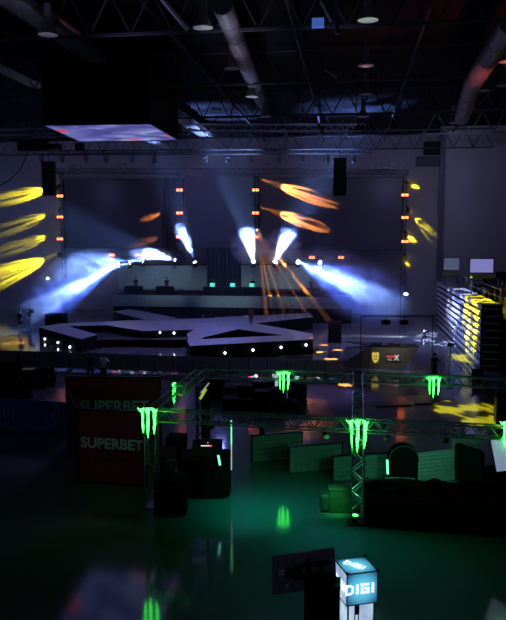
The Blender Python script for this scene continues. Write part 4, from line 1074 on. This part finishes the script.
fp_.build('frame', mat('cube_frame', (.35, .38, .42), .4), ped)
MB().box((-.1, -.31, pz-.12), (.10, .04, .2), bev=.01).tube((-.14, -.3, 0), (-.14, -.3, pz-.2), .012, n=5).tube((-.06, -.3, 0), (-.06, -.3, pz-.2), .012, n=5).build('cable_box', BLK, ped)
# left face glow panel (whitish)
# TV seen from behind
yt = 13.6
a = W(272, 556, yt+.35); b = W(334, 549, yt-.15)
tv = thing('television', 'flat black television seen from behind beside the blue cube', 'television', (0, 0, 0))
cor = [W(272, 556.5, yt+.3), W(334.5, 547.5, yt), W(336, 586, yt), W(272, 595.5, yt+.3)]
bm = MB(); v = [bm.bm.verts.new(c_) for c_ in cor]; nrm = (cor[1]-cor[0]).cross(cor[3]-cor[0]).normalized()
if nrm.y < 0: nrm = -nrm
v2 = [bm.bm.verts.new(c_+nrm*.05) for c_ in cor]
bm.bm.faces.new(v); bm.bm.faces.new(v2[::-1])
for i in range(4): bm.bm.faces.new((v[i], v[(i+1) % 4], v2[(i+1) % 4], v2[i]))
bmesh.ops.recalc_face_normals(bm.bm, faces=bm.bm.faces[:])
TVM = mat('tv_back', (.24, .24, .30), .5)
LAB = mat('label_white', (.9, .9, .9), .5)
bm.build('back_cover', TVM, tv)
ux = (cor[1]-cor[0]).normalized(); uz = (cor[0]-cor[3]).normalized(); c0 = (cor[0]+cor[2])/2
def tvb(u, w_, du, dw, th, name, m):
    M = Matrix((( ux.x, -nrm.x*-1, uz.x, 0), (ux.y, nrm.y, uz.y, 0), (ux.z, nrm.z, uz.z, 0), (0, 0, 0, 1)))
    c_ = c0+ux*u+uz*w_-nrm*(th/2)
    M.translation = c_
    MB().box((0, 0, 0), (du, th, dw), M=M).build(name, m, tv)
e = .013
tvb(.0, .372, 1.18, .02, .02, 'bezel', GREYP); tvb(-.585, 0, .02, .74, .02, 'bezel', GREYP); tvb(.585, 0, .02, .74, .02, 'bezel', GREYP)
tvb(.12, -.05, .06, .62, .05, 'mount_rail', BLK); tvb(.40, -.05, .06, .5, .05, 'mount_rail', BLK); tvb(.2, .12, .75, .07, .07, 'mount_crossbar', BLK); tvb(.2, -.12, .75, .07, .07, 'mount_crossbar', BLK)
tvb(-.2, .0, .35, .2, .04, 'electronics_cover', mat('tv_box', (.02, .02, .025), .4))
tvb(-.48, .07, .12, .05, .01, 'white_label', LAB); tvb(-.48, .0, .12, .05, .01, 'white_label', LAB); tvb(-.36, -.26, .08, .06, .01, 'white_label', LAB); tvb(-.1, -.12, .05, .12, .04, 'white_connector', WHITE)
p = c0-Vector((0, 0, 0))
MB().box((p.x+.2, p.y-.02-.05, c0.z/2-.1), (.08, .08, c0.z-.2)).box((p.x+.2, p.y, .03), (.9, .7, .05)).build('floor_stand', BLK, tv)
# black box in front
yt2 = 13.0
a = W(304, 620, yt2); b = W(340, 588, yt2)
zz = b.z
t = thing('equipment_rack', 'tall black equipment rack in front of the television', 'cabinet', ((a.x+b.x)/2, yt2+.2, 0), .0)
MB().box((0, 0, zz/2), (b.x-a.x, .42, zz-.02), bev=.02).build('body', BLKF, t); MB().box((0, 0, zz), (b.x-a.x+.02, .44, .03)).build('top', BLKP, t)
MB().box((0, -.22, zz*.5), (b.x-a.x-.1, .02, zz*.85)).build('front_door', BLKP, t)

# ------------------------------------------------------------------ haze
def volume_obj(name, mb, dens, label, color=(.85, .9, 1), aniso=.2, noise=None):
    m = bpy.data.materials.new(name+'_volume'); m.use_nodes = True; nt = m.node_tree; nt.nodes.remove(nt.nodes['Principled BSDF'])
    vs = nt.nodes.new('ShaderNodeVolumeScatter'); vs.inputs['Color'].default_value = (*color, 1); vs.inputs['Density'].default_value = dens; vs.inputs['Anisotropy'].default_value = aniso
    nt.links.new(vs.outputs['Volume'], nt.nodes['Material Output'].inputs['Volume'])
    if noise:
        tc = nt.nodes.new('ShaderNodeTexCoord')
        ln = nt.nodes.new('ShaderNodeVectorMath'); ln.operation = 'LENGTH'; nt.links.new(tc.outputs['Object'], ln.inputs[0])
        mr = nt.nodes.new('ShaderNodeMapRange'); mr.inputs['From Min'].default_value = .25; mr.inputs['From Max'].default_value = 1; mr.inputs['To Min'].default_value = 1; mr.inputs['To Max'].default_value = 0
        nt.links.new(ln.outputs['Value'], mr.inputs['Value'])
        nz = nt.nodes.new('ShaderNodeTexNoise'); nz.inputs['Scale'].default_value = noise; nz.inputs['Detail'].default_value = 3
        g = nt.nodes.new('ShaderNodeNewGeometry'); nt.links.new(g.outputs['Position'], nz.inputs['Vector'])
        m2 = nt.nodes.new('ShaderNodeMapRange'); m2.inputs['From Min'].default_value = .42; m2.inputs['From Max'].default_value = .62; m2.inputs['To Min'].default_value = .04; m2.inputs['To Max'].default_value = 1
        nt.links.new(nz.outputs['Fac'], m2.inputs['Value'])
        mu = nt.nodes.new('ShaderNodeMath'); mu.operation = 'MULTIPLY'; nt.links.new(mr.outputs['Result'], mu.inputs[0]); nt.links.new(m2.outputs['Result'], mu.inputs[1])
        mu2 = nt.nodes.new('ShaderNodeMath'); mu2.operation = 'MULTIPLY'; mu2.inputs[1].default_value = dens; nt.links.new(mu.outputs[0], mu2.inputs[0]); nt.links.new(mu2.outputs[0], vs.inputs['Density'])
    o = mb.build(name, m); tag(o, label, 'haze', None, 'stuff'); return o
volume_obj('stage_haze', MB().box(((x1-.7-45)/2, 70, 8.9), (x1-.7+45, 21.6, 17.7)), .0022, 'thin blue haze hanging in front of the stage and back wall')
def plume(c, size, rot, dens, label, noise=.9):
    o = volume_obj('smoke_plume', MB().sphere((0, 0, 0), 1.0, n=20), dens, label, noise=noise)
    o.location = c; o.scale = size; o.rotation_euler = rot; return o
def plume_along(a, b, wid, dens, label, noise=.9, over=1.0):
    a, b = Vector(a), Vector(b); d = b-a; o = plume(a.lerp(b, .5), (wid, wid, d.length/2*over), (0, 0, 0), dens, label, noise)
    o.rotation_euler = d.to_track_quat('Z', 'Y').to_euler(); return o
B = BEAMS
plume_along(B[0][0], W(28, 314, 62.7), 3.4, .5, 'smoke lit white blue along the wide left beam', 1.0, 1.1)
plume_along(B[1][0], W(404, 312, 60), 3.2, .5, 'smoke lit white blue along the wide right beam', 1.0, 1.05)
plume_along(B[6][0], W(246, 231, 72), 2.1, 1.6, 'tall smoke jet left of the centre plumes', 1.2, 1.15)
plume_along(B[7][0], W(289, 233, 72), 2.1, 1.6, 'smoke jet leaning right beside the tall one', 1.2, 1.15)
plume(W(152, 256, 73), (3.2, 1.2, .9), (0, 0, 0), .9, 'low smoke cloud under the left strobe truss', 1.0)
plume(W(183, 240, 73), (.9, .9, 2.0), (0, -.35, 0), .9, 'thin smoke wisp beside the second tower', 1.2)

# ------------------------------------------------------------------ floor, wash and roof lights, mostly added
# floor patterns
for (x, y, lx, an) in ((331, 359, 262, 2.8), (319, 352, 268, 2.2), (338, 350, 300, 2.0), (345, 385, 306, 2.0), (346, 359, 334, 1.6), (324, 345, 338, 1.8)):
    p = W(lx, 131, 47.9); spot(p, G(x, y), an+.9, 230000, OC, blend=.5)
for (lx, x, y) in ((208, 165, 281), (238, 296, 281), (225, 230, 300)):
    p = W(lx, 130, 48.0); spot(p, W(x, y, 75), 17, 5500, (.55, .75, 1), blend=1, size=.1)  # added front wash lifting the riser panels
for (x, y, lx, ly, an, pw, sd_, col) in ((14, 343, 30, 136, 7, 3000, 3, OC), (20, 339, 20, 136, 5, 900, 4, OC),
                                   (395, 398, 300, 172, 2, 900, 5, (1, .5, .05)), (63, 392, 179, 240, 1.6, 900, 5, (1, .1, .15)), (42, 373, 60, 231, 2.6, 1200, 6, YC)):  # amber and red spots added to imitate streaks reflected in the floor
    p = W(lx, ly, 76.7 if ly != 136 else 51.3); spot(p, G(x, y), an, pw*(10 if col is YC else 30), col, blend=.3, gobo=(30, .5, sd_))
# right side: truss lamps added to wash bleachers and floor yellow and blue white
for (px_, tgt, an, pw, col, gb, lens, w) in ((322, Vector((8.3, 51.5, 3.6)), 22, 150000, YC, (12, .47, 2, 1, 1), BLKP, 'yellow, aimed at the near end of the bleacher'), (356, G(478, 412), 13, 90000, YC, (18, .48, 8, 1.5, .6), BLKP, 'yellow, aimed at the floor at right'),
                                   (360, Vector((8.3, 60, 2.2)), 22, 120000, (.5, .58, 1), (12, .47, 3, 1, 1), BLKP, 'white, aimed at the middle of the bleacher'), (373, Vector((11.5, 50, 3.6)), 17, 60000, YC, (14, .5, 4, 1, 1), BLKP, 'yellow, aimed at the shelves at the right edge'), (364, G(450, 378), 13, 110000, (.62, .7, 1), (18, .47, 6, 1.5, .6), BLKP, 'white, aimed at the floor before the bleacher')):
    p = W(px_, 129, 47.6); s0 = beam_fixture(p, tgt, 'added truss spot lamp: '+w, lens, .12)
    spot(s0, tgt, an, pw, col, blend=.2, size=.03, gobo=gb)
# added blue/violet stage wash, with no fixtures of its own
for x, e, col in ((110, 1.0, (.30, .28, .95)), (220, 1.4, (.22, .25, .95)), (310, 1.0, (.3, .25, 1)), (385, 1.0, (.35, .3, 1))):
    p = W(x, 176, 76.5); spot(p, G(x+(0 if x < 300 else 10), 330), 75, 2600*e, col, blend=1, size=.3)
for x, e in ((40, 1.3), (140, 1), (215, 1), (300, 1), (400, 1.5)):   # added wall wash, no fixtures
    p = W(x, 157, 66.5); spot(p, W(x, 200, 81), 110, 330*e, (.46, .42, .85), blend=1, size=.3)
spot(W(450, 128, 60), W(474, 190, 76), 100, 750, (.5, .5, .8), blend=1, size=.3)  # free-standing spot added to brighten the right wall
p = W(200, 157, 66); spot(p, G(200, 350), 80, 9000, (.35, .3, 1), blend=1, size=.3)  # this and the next two: washes added to lift the floor
p = W(352, 132, 48); spot(p, G(385, 342), 46, 9000, (.45, .4, 1), blend=1, size=.3)
p = W(300, 132, 49); spot(p, G(322, 394), 18, 6000, (.55, .3, 1), blend=1, size=.3)
# spots added below the roof to brighten steel and hanging lamps
for x, Yl, e, c_ in ((120, 31, 200, (.5, .4, 1)), (230, 31, 200, (.7, .75, 1)), (330, 31, 110, (.5, .4, 1)), (367, 29, 110, (.8, 1, .8)), (232, 35, 120, (.8, .7, 1)), (366, 39.5, 90, (1, .5, .6)), (250, 44, 120, (.7, .7, 1)), (48, 29, 90, (.7, .6, 1)), (240, 41, 160, (.5, .5, 1))):
    p = W(x, 60, Yl); p.z = 14.8; spot(p, p+Vector((.3, -.3, 4)), 95, e, c_, blend=1, size=.2)
p = W(486, 110, 37); p.z = 13.0; spot(p, p+Vector((0, .6, 4)), 80, 420, (1, .12, .12), blend=1, size=.2)
for x in (205, 255, 305, 350):
    p = W(x, 127.5, 49)+Vector((0, -.3, 1.9)); spot(p, p+Vector((0, .3, -2)), 120, 110, (.45, .5, 1), blend=1, size=.1)  # added downward spots that make the centre truss brighter
p = W(365, 110, 41); p.z = 14.5; spot(p, p+Vector((0, .6, 4)), 70, 70, (1, .2, .25), blend=1, size=.2)
# world: faint fill added through the end left unwalled behind the camera
w = bpy.data.worlds.new('world'); SC.world = w; w.use_nodes = True
w.node_tree.nodes['Background'].inputs['Color'].default_value = (.6, .6, 1, 1); w.node_tree.nodes['Background'].inputs['Strength'].default_value = .05

SC.view_settings.view_transform = 'Standard'; SC.view_settings.look = 'None'; SC.view_settings.exposure = 0; SC.view_settings.gamma = 1
SC.view_settings.use_curve_mapping = False
SC.cycles.use_denoising = True
SC.cycles.max_bounces = 6; SC.cycles.volume_bounces = 0; SC.cycles.volume_step_rate = 2.0; SC.cycles.volume_max_steps = 128
SC.cycles.sample_clamp_indirect = 3
